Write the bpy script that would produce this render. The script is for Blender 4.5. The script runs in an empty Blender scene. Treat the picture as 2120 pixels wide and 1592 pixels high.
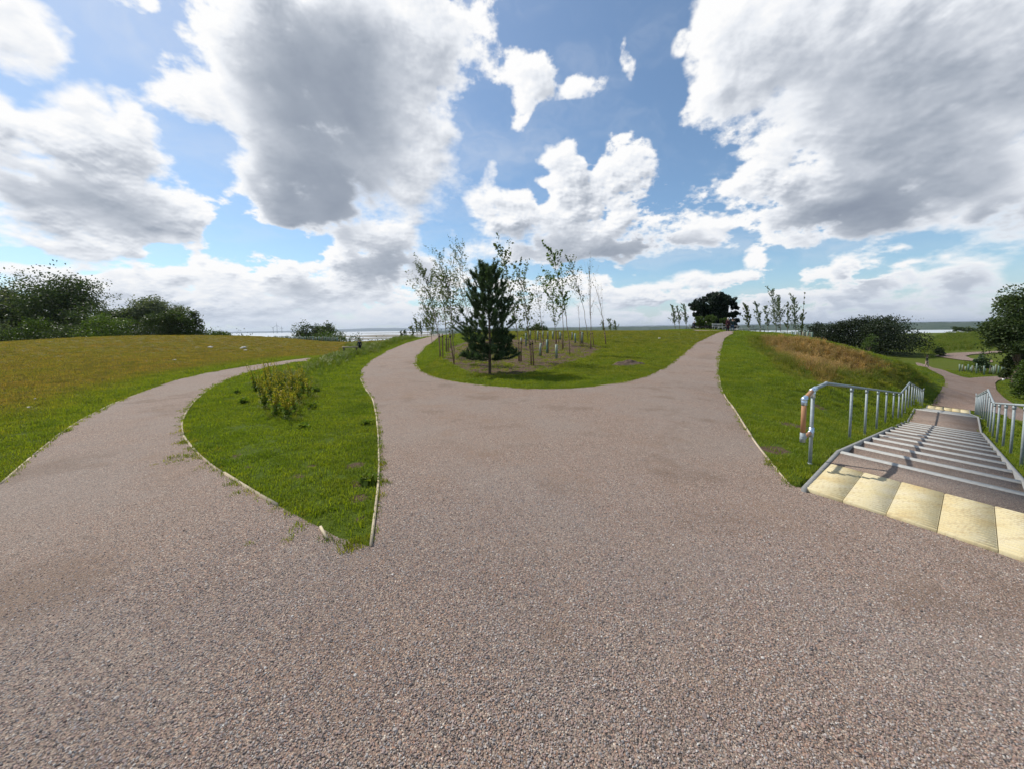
import bpy, bmesh, math, random
import numpy as np
from mathutils import Vector, Matrix, Euler, noise as mnoise

scene = bpy.context.scene
PI = math.pi

# ------------------------------------------------------------------ camera
CAM_H = 1.75
FPX = 780.0                      # focal length in pixels of a 2120 pixel wide frame
PITCH = math.radians(4.0)
ROLL = math.radians(-0.7)
SHIFT = -60.0 / 2120.0
cam_data = bpy.data.cameras.new('camera')
cam_data.sensor_fit = 'HORIZONTAL'
cam_data.sensor_width = 36.0
cam_data.lens = FPX / 2120.0 * 36.0
cam_data.shift_y = SHIFT
cam_data.clip_start = 0.05
cam_data.clip_end = 60000.0
cam = bpy.data.objects.new('camera', cam_data)
scene.collection.objects.link(cam)
CAM_ROT = (Matrix.Rotation(PI / 2 - PITCH, 3, 'X') @ Matrix.Rotation(ROLL, 3, 'Z'))
cam.matrix_world = Matrix.Translation((0, 0, CAM_H)) @ CAM_ROT.to_4x4()
scene.camera = cam

def ray(px, py):
    """World direction of a point of the photograph (2120 x 1592)."""
    v = Vector(((px - 1060.0) / FPX, (796.0 - py) / FPX + SHIFT * 2120.0 / FPX, -1.0))
    return (CAM_ROT @ v).normalized()

def at_depth(px, py, y):
    d = ray(px, py)
    return Vector((0, 0, CAM_H)) + d * (y / d.y)

# ------------------------------------------------------------------ sun and sky
SUN_EL = math.radians(50.0)
SUN_AZ = math.radians(-58.0)          # from +Y towards +X
SUN_DIR = Vector((math.sin(SUN_AZ) * math.cos(SUN_EL), math.cos(SUN_AZ) * math.cos(SUN_EL), math.sin(SUN_EL)))
sun_data = bpy.data.lights.new('sun', 'SUN')
sun_data.energy = 4.5
sun_data.angle = math.radians(0.55)
sun_data.color = (1.0, 0.95, 0.87)
sun = bpy.data.objects.new('sun', sun_data)
scene.collection.objects.link(sun)
sun.rotation_euler = SUN_DIR.to_track_quat('Z', 'Y').to_euler()
sun.location = (0, 0, 60)

scene.view_settings.view_transform = 'Standard'
scene.view_settings.look = 'None'
scene.view_settings.exposure = 0.0
scene.view_settings.gamma = 1.0
scene.view_settings.use_curve_mapping = False
scene.render.engine = 'CYCLES'
scene.cycles.use_denoising = True
scene.cycles.max_bounces = 6
scene.cycles.diffuse_bounces = 2
scene.cycles.glossy_bounces = 2
scene.cycles.transmission_bounces = 3
scene.cycles.transparent_max_bounces = 8
scene.cycles.volume_bounces = 0

world = bpy.data.worlds.new('World')
scene.world = world
world.use_nodes = True

class G:
    """Small helper for writing node graphs as expressions."""
    def __init__(self, tree):
        self.t = tree; self.n = tree.nodes; self.l = tree.links
    def put(self, node, idx, v):
        s = node.inputs[idx]
        if hasattr(v, 'is_output'):
            self.l.new(v, s)
        elif v is not None:
            if s.type == 'RGBA' and len(v) == 3:
                v = (*v, 1.0)
            s.default_value = v
    def m(self, op, a, b=None, c=None, clamp=False):
        n = self.n.new('ShaderNodeMath'); n.operation = op; n.use_clamp = clamp
        self.put(n, 0, a)
        if b is not None: self.put(n, 1, b)
        if c is not None: self.put(n, 2, c)
        return n.outputs[0]
    def v(self, op, a, b=None, c=None, s=None):
        n = self.n.new('ShaderNodeVectorMath'); n.operation = op
        self.put(n, 0, a)
        if b is not None: self.put(n, 1, b)
        if c is not None: self.put(n, 2, c)
        if s is not None: self.put(n, 3, s)
        return n.outputs['Value'] if op in ('LENGTH', 'DOT_PRODUCT', 'DISTANCE') else n.outputs[0]
    def step(self, x, lo, hi, a=0.0, b=1.0, kind='SMOOTHSTEP'):
        n = self.n.new('ShaderNodeMapRange'); n.interpolation_type = kind
        self.put(n, 0, x); self.put(n, 1, lo); self.put(n, 2, hi); self.put(n, 3, a); self.put(n, 4, b)
        return n.outputs[0]
    def mix(self, f, a, b, mode='MIX'):
        n = self.n.new('ShaderNodeMix'); n.data_type = 'RGBA'; n.blend_type = mode; n.clamp_factor = True
        self.put(n, 0, f); self.put(n, 6, a); self.put(n, 7, b)
        return n.outputs[2]
    def noise(self, vec, scale, detail=4.0, rough=0.5, color=False, dist=0.0, lac=2.0):
        n = self.n.new('ShaderNodeTexNoise'); n.noise_dimensions = '3D'
        if vec is not None: self.l.new(vec, n.inputs['Vector'])
        self.put(n, 'Scale', scale); self.put(n, 'Detail', detail); self.put(n, 'Roughness', rough)
        self.put(n, 'Distortion', dist); self.put(n, 'Lacunarity', lac)
        return n.outputs[1 if color else 0]
    def voro(self, vec, scale, feature='F1', detail=0.0, rough=0.5, out='Distance', rand=1.0, smooth=None):
        n = self.n.new('ShaderNodeTexVoronoi'); n.voronoi_dimensions = '3D'; n.feature = feature
        if vec is not None: self.l.new(vec, n.inputs['Vector'])
        self.put(n, 'Scale', scale); self.put(n, 'Detail', detail); self.put(n, 'Roughness', rough); self.put(n, 'Randomness', rand)
        if smooth is not None: self.put(n, 'Smoothness', smooth)
        return n.outputs[out]
    def sep(self, v):
        n = self.n.new('ShaderNodeSeparateXYZ'); self.l.new(v, n.inputs[0]); return n.outputs
    def comb(self, x, y, z):
        n = self.n.new('ShaderNodeCombineXYZ')
        self.put(n, 0, x); self.put(n, 1, y); self.put(n, 2, z); return n.outputs[0]
    def ramp(self, f, stops, kind='LINEAR'):
        n = self.n.new('ShaderNodeValToRGB'); cr = n.color_ramp; cr.interpolation = kind
        while len(cr.elements) < len(stops): cr.elements.new(0.5)
        for e, (p, c) in zip(cr.elements, stops):
            e.position = p; e.color = (*c, 1.0) if len(c) == 3 else c
        self.l.new(f, n.inputs[0]); return n.outputs[0]
    def mapping(self, v, loc, rot, scale, kind='TEXTURE'):
        n = self.n.new('ShaderNodeMapping'); n.vector_type = kind
        self.l.new(v, n.inputs[0]); n.inputs[1].default_value = loc; n.inputs[2].default_value = rot; n.inputs[3].default_value = scale
        return n.outputs[0]

# ---- clouds, computed as a map over azimuth and elevation
def _hash(ix, iy, iz, seed):
    h = (ix.astype(np.uint32) * np.uint32(374761393) + iy.astype(np.uint32) * np.uint32(668265263)
         + iz.astype(np.uint32) * np.uint32(2147483647) + np.uint32(seed * 974711 + 12345))
    h = (h ^ (h >> np.uint32(13))) * np.uint32(1274126177)
    h = (h ^ (h >> np.uint32(16))) * np.uint32(2246822519)
    return h ^ (h >> np.uint32(15))

def gnoise(x, y, z, seed=0):
    """3D gradient noise, about -1..1"""
    fx, fy, fz = np.floor(x), np.floor(y), np.floor(z)
    ix, iy, iz = fx.astype(np.int32), fy.astype(np.int32), fz.astype(np.int32)
    tx, ty, tz = (x - fx).astype(np.float32), (y - fy).astype(np.float32), (z - fz).astype(np.float32)
    ux, uy, uz = [t * t * t * (t * (t * 6 - 15) + 10) for t in (tx, ty, tz)]
    acc = 0
    for dx in (0, 1):
        wx = ux if dx else 1 - ux
        for dy in (0, 1):
            wy = uy if dy else 1 - uy
            for dz in (0, 1):
                wz = uz if dz else 1 - uz
                h = _hash(ix + dx, iy + dy, iz + dz, seed)
                a = (h & np.uint32(1023)).astype(np.float32) / 511.5 - 1
                b = ((h >> np.uint32(10)) & np.uint32(1023)).astype(np.float32) / 511.5 - 1
                c = ((h >> np.uint32(20)) & np.uint32(1023)).astype(np.float32) / 511.5 - 1
                acc = acc + wx * wy * wz * (a * (tx - dx) + b * (ty - dy) + c * (tz - dz))
    return acc * 1.3

def fbm(x, y, z, octv, rough=0.5, seed=0, billow=False):
    s = 0; a = 1.0; tot = 0; f = 1.0
    for o in range(octv):
        n = gnoise(x * f + 7.3 * o, y * f - 3.1 * o, z * f + 1.7 * o, seed + o)
        if billow: n = np.abs(n) * 2.6 - 0.9
        s = s + a * n; tot += a; a *= rough; f *= 2.03
    return s / tot

CLOUDS = [  # x, y, half width, half height, tilt, weight (where each cloud mass hangs in the sky)
    (600, 120, 150, 250, 0, 1.1), (720, 200, 170, 300, 0, 1.15), (640, 400, 145, 100, 0, 1.05), (870, 90, 120, 200, 15, .95), (560, 330, 90, 140, 0, 1.0),
    (850, 300, 120, 210, 8, 1.0), (440, 200, 85, 120, 20, .74), (780, 520, 130, 90, 0, 1.0), (930, 20, 130, 110, 0, .8), (470, 60, 60, 110, 0, .72),
    (155, 275, 95, 105, 0, 1.1), (235, 330, 110, 120, 25, 1.1), (110, 390, 200, 120, 0, 1.1), (330, 430, 105, 68, 28, 1.05), (190, 440, 220, 70, 0, 1.0),
    (0, 240, 62, 82, 0, .95), (255, 235, 46, 50, 0, .9), (308, 290, 35, 40, 0, .85),
    (40, 50, 105, 125, 0, 1.0), (240, -10, 110, 36, 0, .62), (340, 0, 40, 26, 0, .6),
    (1105, 145, 62, 66, 10, .95), (1195, 178, 62, 46, 0, .92), (1072, 225, 40, 85, 18, .78), (1010, 360, 22, 58, 15, .72), (1312, 122, 24, 58, 5, .74),
    (1170, 348, 54, 62, 0, 1.1), (1292, 350, 60, 64, 0, 1.1), (1050, 440, 84, 64, 0, 1.05), (1225, 462, 160, 78, 0, 1.1), (1430, 478, 80, 42, 0, 1.0), (1190, 515, 280, 34, 0, 1.0), (1180,400,60,60,0,1.0),
    (1510, 120, 75, 170, 8, 1.0), (1640, 60, 180, 200, 0, 1.1), (1880, 200, 330, 260, 0, 1.25), (1575, 370, 85, 92, 0, 1.1), (1800, 410, 290, 80, 0, 1.1), (2090, 430, 130, 80, 0, .9),
    (1425, 92, 36, 36, 0, .6), (1560, 525, 34, 40, 15, .85), (1535, 572, 62, 20, 0, .8), (1790, 560, 115, 48, 0, .96), (1990, 570, 105, 50, 0, .96), (1425, 585, 52, 30, 0, .8),
    (110, 500, 230, 40, 0, .9), (230, 590, 240, 55, 0, .95), (620, 590, 250, 60, 0, 1.0), (400, 530, 42, 38, 0, .9), (850, 580, 150, 50, 0, .95), (60, 545, 60, 24, 0, .7),
    (1130, 600, 230, 38, 0, .8), (1740, 622, 400, 30, 0, .88), (500, 632, 420, 40, 0, .95), (1000, 645, 420, 22, 0, .9), (620, 668, 700, 14, 0, .95), (1300, 660, 500, 16, 0, .95), (1800, 655, 420, 18, 0, .95), (1300, 612, 170, 34, 0, .9), (1425, 600, 60, 40, 0, .9), (330, 560, 130, 50, 0, .95),
]
HOLES = [(1229, 305, 22, 46, 0, .8), (1122, 395, 24, 22, 0, .6), (575, 500, 130, 30, 0, .9), (350, 530, 45, 24, 0, .7), (70, 535, 80, 14, 0, .7), (890, 490, 30, 40, 0, .5), (1330, 560, 120, 16, 0, .4), (190, 560, 30, 10, 0, .5)]
THICK = [
    (680, 200, 170, 240, 0, 1.0), (660, 400, 150, 120, 0, 1.0), (590, 120, 90, 160, 0, .7), (110, 400, 220, 60, 0, .62), (280, 440, 120, 60, 0, .5), (800, 550, 100, 50, 0, .8),
    (1880, 260, 290, 220, 0, .55), (1800, 430, 260, 70, 0, .9), (2060, 470, 110, 70, 0, 1.0), (1330, 510, 150, 36, 0, 1.0), (1130, 510, 130, 36, 0, .6),
    (1790, 575, 120, 50, 0, .8), (1980, 580, 110, 50, 0, .8), (1750, 630, 400, 40, 0, .6), (620, 590, 60, 40, 0, .5), (0, 330, 40, 50, 0, .3), (200, 560, 90, 20, 0, .4),
]

def blob_map(items, px, py, pz, ray_np, smooth):
    out = np.zeros_like(px)
    for (cx, cy, rx, ry, tl, wt) in items:
        c = ray_np(cx, cy)
        r = np.array([c[1], -c[0], 0.0]); r /= np.linalg.norm(r)
        u = np.cross(r, c)
        a = math.radians(-tl)
        r2 = r * math.cos(a) + u * math.sin(a); u2 = -r * math.sin(a) + u * math.cos(a)
        sx = np.linalg.norm(ray_np(cx + rx, cy) - ray_np(cx - rx, cy)) / 2
        sy = np.linalg.norm(ray_np(cx, cy + ry) - ray_np(cx, cy - ry)) / 2
        A = (px * r2[0] + py * r2[1] + pz * r2[2] - c @ r2) / sx
        B = (px * u2[0] + py * u2[1] + pz * u2[2] - c @ u2) / sy
        C = (px * c[0] + py * c[1] + pz * c[2] - 1) / 1.2
        ln = np.sqrt(A * A + B * B + C * C)
        if smooth:
            f = wt * (1 - np.clip((ln - 0.3) / 1.1, 0, 1)); f = f * f * (3 - 2 * f) if wt <= 1 else f
        else:
            f = wt * np.clip(1.50 - ln * .92, 0, 1.12)
        out = np.maximum(out, f) + 0.12 * np.minimum(out, f) if not smooth else np.maximum(out, f)
    return out

def sstep(x, a, b):
    t = np.clip((x - a) / (b - a), 0, 1); return t * t * (3 - 2 * t)

def bil(img, u, v):
    h, w = img.shape
    u = np.clip(u, 0, w - 1.001); v = np.clip(v, 0, h - 1.001)
    x0 = np.floor(u).astype(np.int32); y0 = np.floor(v).astype(np.int32)
    fx = (u - x0).astype(np.float32); fy = (v - y0).astype(np.float32)
    x1 = x0 + 1
    return (img[y0, x0] * (1 - fx) + img[y0, x1] * fx) * (1 - fy) + (img[y0 + 1, x0] * (1 - fx) + img[y0 + 1, x1] * fx) * fy

def cloud_maps(ray_np, sun, W=4096, a0=-np.pi, a1=np.pi, e1=np.pi / 2):
    """colour of the cloud and how much it hides of the blue, rows from the horizon up, over azimuths a0..a1"""
    PPR = W / (2 * np.pi)
    Wn = int(round((a1 - a0) * PPR)); H = int(round(e1 * PPR))
    az = (np.arange(Wn) + 0.5) / PPR + a0                    # 0 = +Y, growing to +X
    el = (np.arange(H) + 0.5) / PPR
    AZ, EL = np.meshgrid(az.astype(np.float32), el.astype(np.float32))
    X, Y, Z = np.sin(AZ) * np.cos(EL), np.cos(AZ) * np.cos(EL), np.sin(EL)
    k = 1 / (0.62 * Z + 0.30)
    qx, qy, qz = X * k, Y * k, Z * k * 1.6
    zz = 0.12 + 0.9 * Z
    wx = fbm(qx * 2.6, qy * 2.6, qz * 2.6, 4, .6, 11); wz = fbm(qx * 2.6 + 9, qy * 2.6, qz * 2.6, 4, .6, 31)
    k2 = 0.12 * zz
    # shift each direction a little along its own horizontal and vertical
    rx, ry = np.cos(AZ), -np.sin(AZ)
    PX = X + rx * wx * k2; PY = Y + ry * wx * k2; PZ = Z + wz * k2
    B = blob_map(CLOUDS, PX, PY, PZ, ray_np, False)
    Hh = blob_map(HOLES, PX, PY, PZ, ray_np, True)
    front = sstep(Y, 0.10, 0.40)
    gen = 0.62 + 1.5 * fbm(qx * .9, qy * .9, qz * .9, 3, .5, 77)
    B = np.minimum(B, 1.35) - Hh
    B = B * front + gen * (1 - front)
    n = fbm(qx * 5, qy * 5, qz * 5, 9, .60, 3)
    bl = fbm(qx * 6, qy * 6, qz * 6, 6, .55, 53, True)
    torn = sstep(fbm(qx * 1.1 + 5, qy * 1.1, qz * 1.1, 2, .5, 300), -.25, .35)
    rag = 0.60 + 1.0 * sstep(fbm(qx * 1.3, qy * 1.3, qz * 1.3, 2, .5, 200), -.3, .4)   # some rims are torn, some are crisp
    D = B + 1.25 * n * rag - 0.20 * bl - 0.74
    alpha = sstep(D, -0.08 - .16 * torn, 0.20 + .26 * torn)
    wisp = sstep(fbm(qx * 1.2 + wx * .9, qy * 2.0 + wz * .9, qz * 2.0, 7, .62, 91), -0.15, 0.8) * 0.5 + .04
    dens = np.clip(D, 0, 1.2)
    dens = dens * dens / (dens + .12)
    s = np.asarray(sun, dtype=np.float32)
    def towards(img, t):
        tt = t * (0.25 + 1.5 * Z)
        sx, sy, sz = X + s[0] * tt, Y + s[1] * tt, Z + s[2] * tt
        L = np.sqrt(sx * sx + sy * sy + sz * sz)
        return bil(img, (np.arctan2(sx, sy) - a0) * PPR - .5, np.arcsin(np.clip(sz / L, -1, 1)) * PPR - .5)
    od = 0; prev = 0
    for t in (0.008, 0.018, 0.034, 0.06, 0.10, 0.16):
        od = od + towards(dens, t) * (t - prev) / 0.16; prev = t
    T = blob_map(THICK, PX, PY, PZ, ray_np, True) * front + (1 - front) * sstep(dens, .2, .9) * .8
    mid_ = fbm(qx * 2.2, qy * 2.2, qz * 2.2, 4, .5, 123)
    r1 = D - towards(D, 0.012 ); r2 = D - towards(D, 0.035)
    lit = 0.47 + 0.36 * np.exp(-od * 2.4) + 0.30 * np.exp(-dens * 3.0)
    soft = 1 - .86 * np.clip(T, 0, 1)
    lit += soft * (0.50 * np.clip(r1, -.5, .5) + 0.42 * np.clip(r2, -.6, .6))
    lit += 0.20 * mid_ * (0.4 + 0.6 * soft) + .06 * sstep(.30 - Z, 0, .2)
    lit -= 0.43 * T * sstep(D, .12, .55)
    sd = np.clip(X * s[0] + Y * s[1] + Z * s[2], 0, 1)
    lit = np.clip(lit + 0.14 * sd ** 8, 0, 1.15)
    a = np.maximum(alpha, wisp)
    lit = np.where(wisp > alpha, .78, lit)
    return lit.astype(np.float32), a.astype(np.float32)

def _ray0(px, py):
    return np.array(ray(px, py))
def build_sky():
    """The cloud cover is worked out here and stored as brightness and cover over the whole upper sky; the blue is the Sky Texture."""
    W = 4096; PPR = W / (2 * np.pi); H = W // 4
    small = cloud_maps(_ray0, SUN_DIR, 1024)                          # whole sky, coarse
    f = 4
    lit = np.repeat(np.repeat(small[0], f, 0), f, 1); al = np.repeat(np.repeat(small[1], f, 0), f, 1)
    for arr in (lit, al):                                            # soften the coarse part
        for _ in range(3):
            arr[:, 1:-1] = (arr[:, :-2] + arr[:, 1:-1] + arr[:, 2:]) / 3; arr[1:-1] = (arr[:-2] + arr[1:-1] + arr[2:]) / 3
    c0 = int(round((-1.36 + np.pi) * PPR)); a0 = c0 / PPR - np.pi
    fine = cloud_maps(_ray0, SUN_DIR, W, a0, a0 + 2.62, 1.12)
    h, w = fine[0].shape
    wy = np.clip((h - np.arange(h)) / 40.0, 0, 1)[:, None]; wx = np.clip(np.minimum(np.arange(w), w - 1 - np.arange(w)) / 30.0, 0, 1)[None]
    k = (wy * wx).astype(np.float32)
    for arr, fi in ((lit, fine[0]), (al, fine[1])):
        arr[:h, c0:c0 + w] = arr[:h, c0:c0 + w] * (1 - k) + fi * k
    buf = np.zeros((W // 2, W, 4), dtype=np.float32)
    sh = np.roll
    buf[W // 4:, :, 0] = sh(lit, -W // 4, 1); buf[W // 4:, :, 1] = sh(al, -W // 4, 1)
    buf[:W // 4, :, 0] = buf[W // 4, :, 0]; buf[:W // 4, :, 1] = buf[W // 4, :, 1]
    buf[..., 3] = 1
    img = bpy.data.images.new('cloud_cover', W, W // 2, float_buffer=True, alpha=False)
    img.colorspace_settings.name = 'Non-Color'
    img.pixels.foreach_set(buf.ravel()); img.update(); img.pack()
    t = world.node_tree; g = G(t)
    for n in list(t.nodes): t.nodes.remove(n)
    out = t.nodes.new('ShaderNodeOutputWorld'); bg = t.nodes.new('ShaderNodeBackground')
    t.links.new(bg.outputs[0], out.inputs[0]); bg.inputs['Strength'].default_value = 0.1
    tc = t.nodes.new('ShaderNodeTexCoord'); P = g.v('NORMALIZE', tc.outputs['Generated'])
    sky = t.nodes.new('ShaderNodeTexSky'); sky.sky_type = 'NISHITA'; sky.sun_disc = False
    sky.sun_elevation = SUN_EL; sky.sun_rotation = SUN_AZ
    sky.air_density = 1.0; sky.dust_density = 0.4; sky.ozone_density = 2.0
    env = t.nodes.new('ShaderNodeTexEnvironment'); env.image = img; t.links.new(P, env.inputs[0])
    sp = g.n.new('ShaderNodeSeparateColor'); t.links.new(env.outputs[0], sp.inputs[0])
    litv, alv = sp.outputs[0], sp.outputs[1]
    pz = g.sep(P)[2]
    cloud = g.ramp(litv, [(0.0, (.19, .23, .31)), (0.3, (.37, .415, .49)), (.55, (.56, .60, .67)), (.8, (.84, .87, .92)), (1.0, (1.0, 1.0, 1.0))])
    cloud = g.mix(1.0, cloud, (10, 10, 10), 'MULTIPLY')
    near = g.m('POWER', g.m('MAXIMUM', g.v('DOT_PRODUCT', P, tuple(SUN_DIR)), 0.0), 5.0)
    skyc = g.mix(1.0, sky.outputs[0], SKY_TINT, 'MULTIPLY')
    skyc = g.mix(g.m('MULTIPLY', near, .45), skyc, (6.2, 6.9, 9.0))       # bright veil of thin cloud round the sun
    col = g.mix(alv, skyc, cloud)
    col = g.mix(g.step(pz, -.01, .12, .62, 0.0), col, (5.3, 6.1, 7.4))    # hazy air low down
    t.links.new(col, bg.inputs[0])
SKY_TINT = (1.06, 1.27, 1.34)
build_sky()
world.cycles.sampling_method = 'MANUAL'
world.cycles.sample_map_resolution = 1024
# ------------------------------------------------------------------ helpers
rng = np.random.default_rng(7)
random.seed(7)
COL = scene.collection
CROT = np.array(CAM_ROT)

def tag(o, label=None, cat=None, group=None, kind=None):
    if label: o['label'] = label
    if cat: o['category'] = cat
    if group: o['group'] = group
    if kind: o['kind'] = kind
    return o

def thing(name, label, cat, loc=(0, 0, 0), rz=0.0, group=None):
    o = bpy.data.objects.new(name, None)
    o.empty_display_size = 0.2
    COL.objects.link(o); o.location = loc; o.rotation_euler = (0, 0, rz)
    return tag(o, label, cat, group)

def mesh_np(name, V, F=None, faces4=None, attrs=None, smooth=False):
    """mesh from numpy arrays: F (n,3) triangles and/or faces4 (n,4) quads"""
    me = bpy.data.meshes.new(name)
    V = np.asarray(V, dtype=np.float32).reshape(-1, 3)
    me.vertices.add(len(V)); me.vertices.foreach_set('co', V.ravel())
    loops = []; starts = []; k = 0
    for A, n in ((F, 3), (faces4, 4)):
        if A is None or len(A) == 0: continue
        A = np.asarray(A, dtype=np.int32)
        loops.append(A.ravel()); starts.append(k + np.arange(len(A)) * n); k += len(A) * n
    if loops:
        loops = np.concatenate(loops); starts = np.concatenate(starts)
        me.loops.add(len(loops)); me.loops.foreach_set('vertex_index', loops)
        me.polygons.add(len(starts)); me.polygons.foreach_set('loop_start', starts.astype(np.int32))
        if smooth: me.polygons.foreach_set('use_smooth', np.ones(len(starts), dtype=bool))
    for an, (ty, arr) in (attrs or {}).items():
        at_ = me.attributes.new(an, ty, 'POINT')
        at_.data.foreach_set('vector' if ty == 'FLOAT_VECTOR' else 'value', np.asarray(arr, dtype=np.int32 if ty == 'INT' else np.float32).ravel())
    me.update(calc_edges=True)
    return me

def link(name, me, mat=None, parent=None, loc=None, rz=None):
    o = bpy.data.objects.new(name, me)
    if mat is not None and len(me.materials) == 0: me.materials.append(mat)
    COL.objects.link(o)
    if parent is not None: o.parent = parent
    if loc is not None: o.location = loc
    if rz is not None: o.rotation_euler = (0, 0, rz)
    return o

class MB:
    """collects simple solids into one mesh"""
    def __init__(self): self.V = []; self.T = []; self.Q = []; self.n = 0
    def add(self, V, T=(), Q=()):
        V = np.asarray(V, dtype=float).reshape(-1, 3)
        if len(T): self.T.append(np.asarray(T, dtype=int) + self.n)
        if len(Q): self.Q.append(np.asarray(Q, dtype=int) + self.n)
        self.V.append(V); self.n += len(V); return self
    def box(self, c, s, R=None, bev=0.0):
        x, y, z = [v / 2 for v in s]
        if bev:
            b = bev; pts = []
            for zz, k in ((-z, b), (-z + b, 0), (z - b, 0), (z, b)):
                xx, yy = x - k, y - k; cc = b if k == 0 else b * .6
                pts += [(-xx + cc, -yy, zz), (xx - cc, -yy, zz), (xx, -yy + cc, zz), (xx, yy - cc, zz), (xx - cc, yy, zz), (-xx + cc, yy, zz), (-xx, yy - cc, zz), (-xx, -yy + cc, zz)]
            V = np.array(pts); Q = []
            for l in range(3):
                for i in range(8): Q.append((l * 8 + i, l * 8 + (i + 1) % 8, l * 8 + 8 + (i + 1) % 8, l * 8 + 8 + i))
            Q += [(7, 6, 1, 0), (6, 5, 2, 1), (5, 4, 3, 2), (24, 25, 30, 31), (25, 26, 29, 30), (26, 27, 28, 29)]
        else:
            V = np.array([(i, j, k) for k in (-z, z) for j in (-y, y) for i in (-x, x)])
            Q = [(0, 2, 3, 1), (4, 5, 7, 6), (0, 1, 5, 4), (2, 6, 7, 3), (0, 4, 6, 2), (1, 3, 7, 5)]
        if R is not None: V = V @ np.array(R).T
        return self.add(V + np.array(c), Q=Q)
    def tube(self, pts, rad, sides=8, caps=True):
        P = [Vector(p) for p in pts]; n = len(P)
        rad = [rad] * n if np.isscalar(rad) else rad
        V = []; prev = None
        for i in range(n):
            t = (P[min(i + 1, n - 1)] - P[max(i - 1, 0)]).normalized()
            a = t.orthogonal().normalized() if prev is None else (prev - t * prev.dot(t)).normalized()
            prev = a; b = t.cross(a)
            for k in range(sides):
                an = 2 * PI * k / sides
                V.append(P[i] + (a * math.cos(an) + b * math.sin(an)) * rad[i])
        Q = [(i * sides + k, i * sides + (k + 1) % sides, (i + 1) * sides + (k + 1) % sides, (i + 1) * sides + k) for i in range(n - 1) for k in range(sides)]
        T = []
        if caps:
            V += [P[0], P[-1]]; m = n * sides
            T = [(m, (k + 1) % sides, k) for k in range(sides)] + [(m + 1, (n - 1) * sides + k, (n - 1) * sides + (k + 1) % sides) for k in range(sides)]
        return self.add([tuple(v) for v in V], T, Q)
    def ball(self, c, r, seg=10, rings=6):
        V = [(0, 0, -1)] + [(math.cos(2 * PI * k / seg) * math.cos(a), math.sin(2 * PI * k / seg) * math.cos(a), math.sin(a)) for a in [(-PI / 2 + PI * (i + 1) / rings) for i in range(rings - 1)] for k in range(seg)] + [(0, 0, 1)]
        T = [(0, 1 + (k + 1) % seg, 1 + k) for k in range(seg)]; top = len(V) - 1; b = 1 + (rings - 2) * seg
        T += [(top, b + k, b + (k + 1) % seg) for k in range(seg)]
        Q = [(1 + i * seg + k, 1 + i * seg + (k + 1) % seg, 1 + (i + 1) * seg + (k + 1) % seg, 1 + (i + 1) * seg + k) for i in range(rings - 2) for k in range(seg)]
        r = (r, r, r) if np.isscalar(r) else r
        return self.add(np.array(V) * np.array(r) + np.array(c), T, Q)
    def mesh(self, name, smooth=False):
        return mesh_np(name, np.concatenate(self.V), np.concatenate(self.T) if self.T else None, np.concatenate(self.Q) if self.Q else None, smooth=smooth)
    def build(self, name, mat, parent=None, smooth=False, loc=None, rz=None):
        return link(name, self.mesh(name, smooth), mat, parent, loc, rz)

def copy_tree(o, **kw):
    c = o.copy(); COL.objects.link(c)
    for ch in o.children:
        d = ch.copy(); COL.objects.link(d); d.parent = c
        for gch in ch.children:
            e = gch.copy(); COL.objects.link(e); e.parent = d
    for k, v in kw.items(): c[k] = v
    return c

# ------------------------------------------------------------------ materials
def material(name):
    m = bpy.data.materials.new(name); m.use_nodes = True
    g = G(m.node_tree)
    for n in list(m.node_tree.nodes): m.node_tree.nodes.remove(n)
    out = m.node_tree.nodes.new('ShaderNodeOutputMaterial')
    return m, g, out

def principled(g, out, color, rough=0.8, metal=0.0, bump=None, bump_d=0.01, bump_s=1.0, spec=0.3, normal=None):
    p = g.n.new('ShaderNodeBsdfPrincipled')
    g.put(p, 'Base Color', color); g.put(p, 'Roughness', rough); g.put(p, 'Metallic', metal); g.put(p, 'Specular IOR Level', spec)
    if bump is not None:
        b = g.n.new('ShaderNodeBump'); g.put(b, 'Strength', bump_s); g.put(b, 'Distance', bump_d); g.put(b, 'Height', bump)
        g.l.new(b.outputs[0], p.inputs['Normal'])
    g.l.new(p.outputs[0], out.inputs[0])
    return p

def obj_pos(g):
    n = g.n.new('ShaderNodeNewGeometry'); return n.outputs['Position']
def attr(g, name, kind='GEOMETRY', out='Fac'):
    n = g.n.new('ShaderNodeAttribute'); n.attribute_name = name; n.attribute_type = kind; return n.outputs[out]
def objrand(g):
    n = g.n.new('ShaderNodeObjectInfo'); return n.outputs['Random']

GRAVEL_STOPS = [(0.0, (.028, .026, .026)), (.14, (.12, .10, .09)), (.30, (.25, .165, .135)), (.46, (.28, .225, .19)), (.6, (.19, .18, .175)), (.72, (.36, .225, .165)), (.85, (.42, .355, .30)), (.95, (.33, .295, .26)), (1.0, (.64, .60, .54))]

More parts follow.
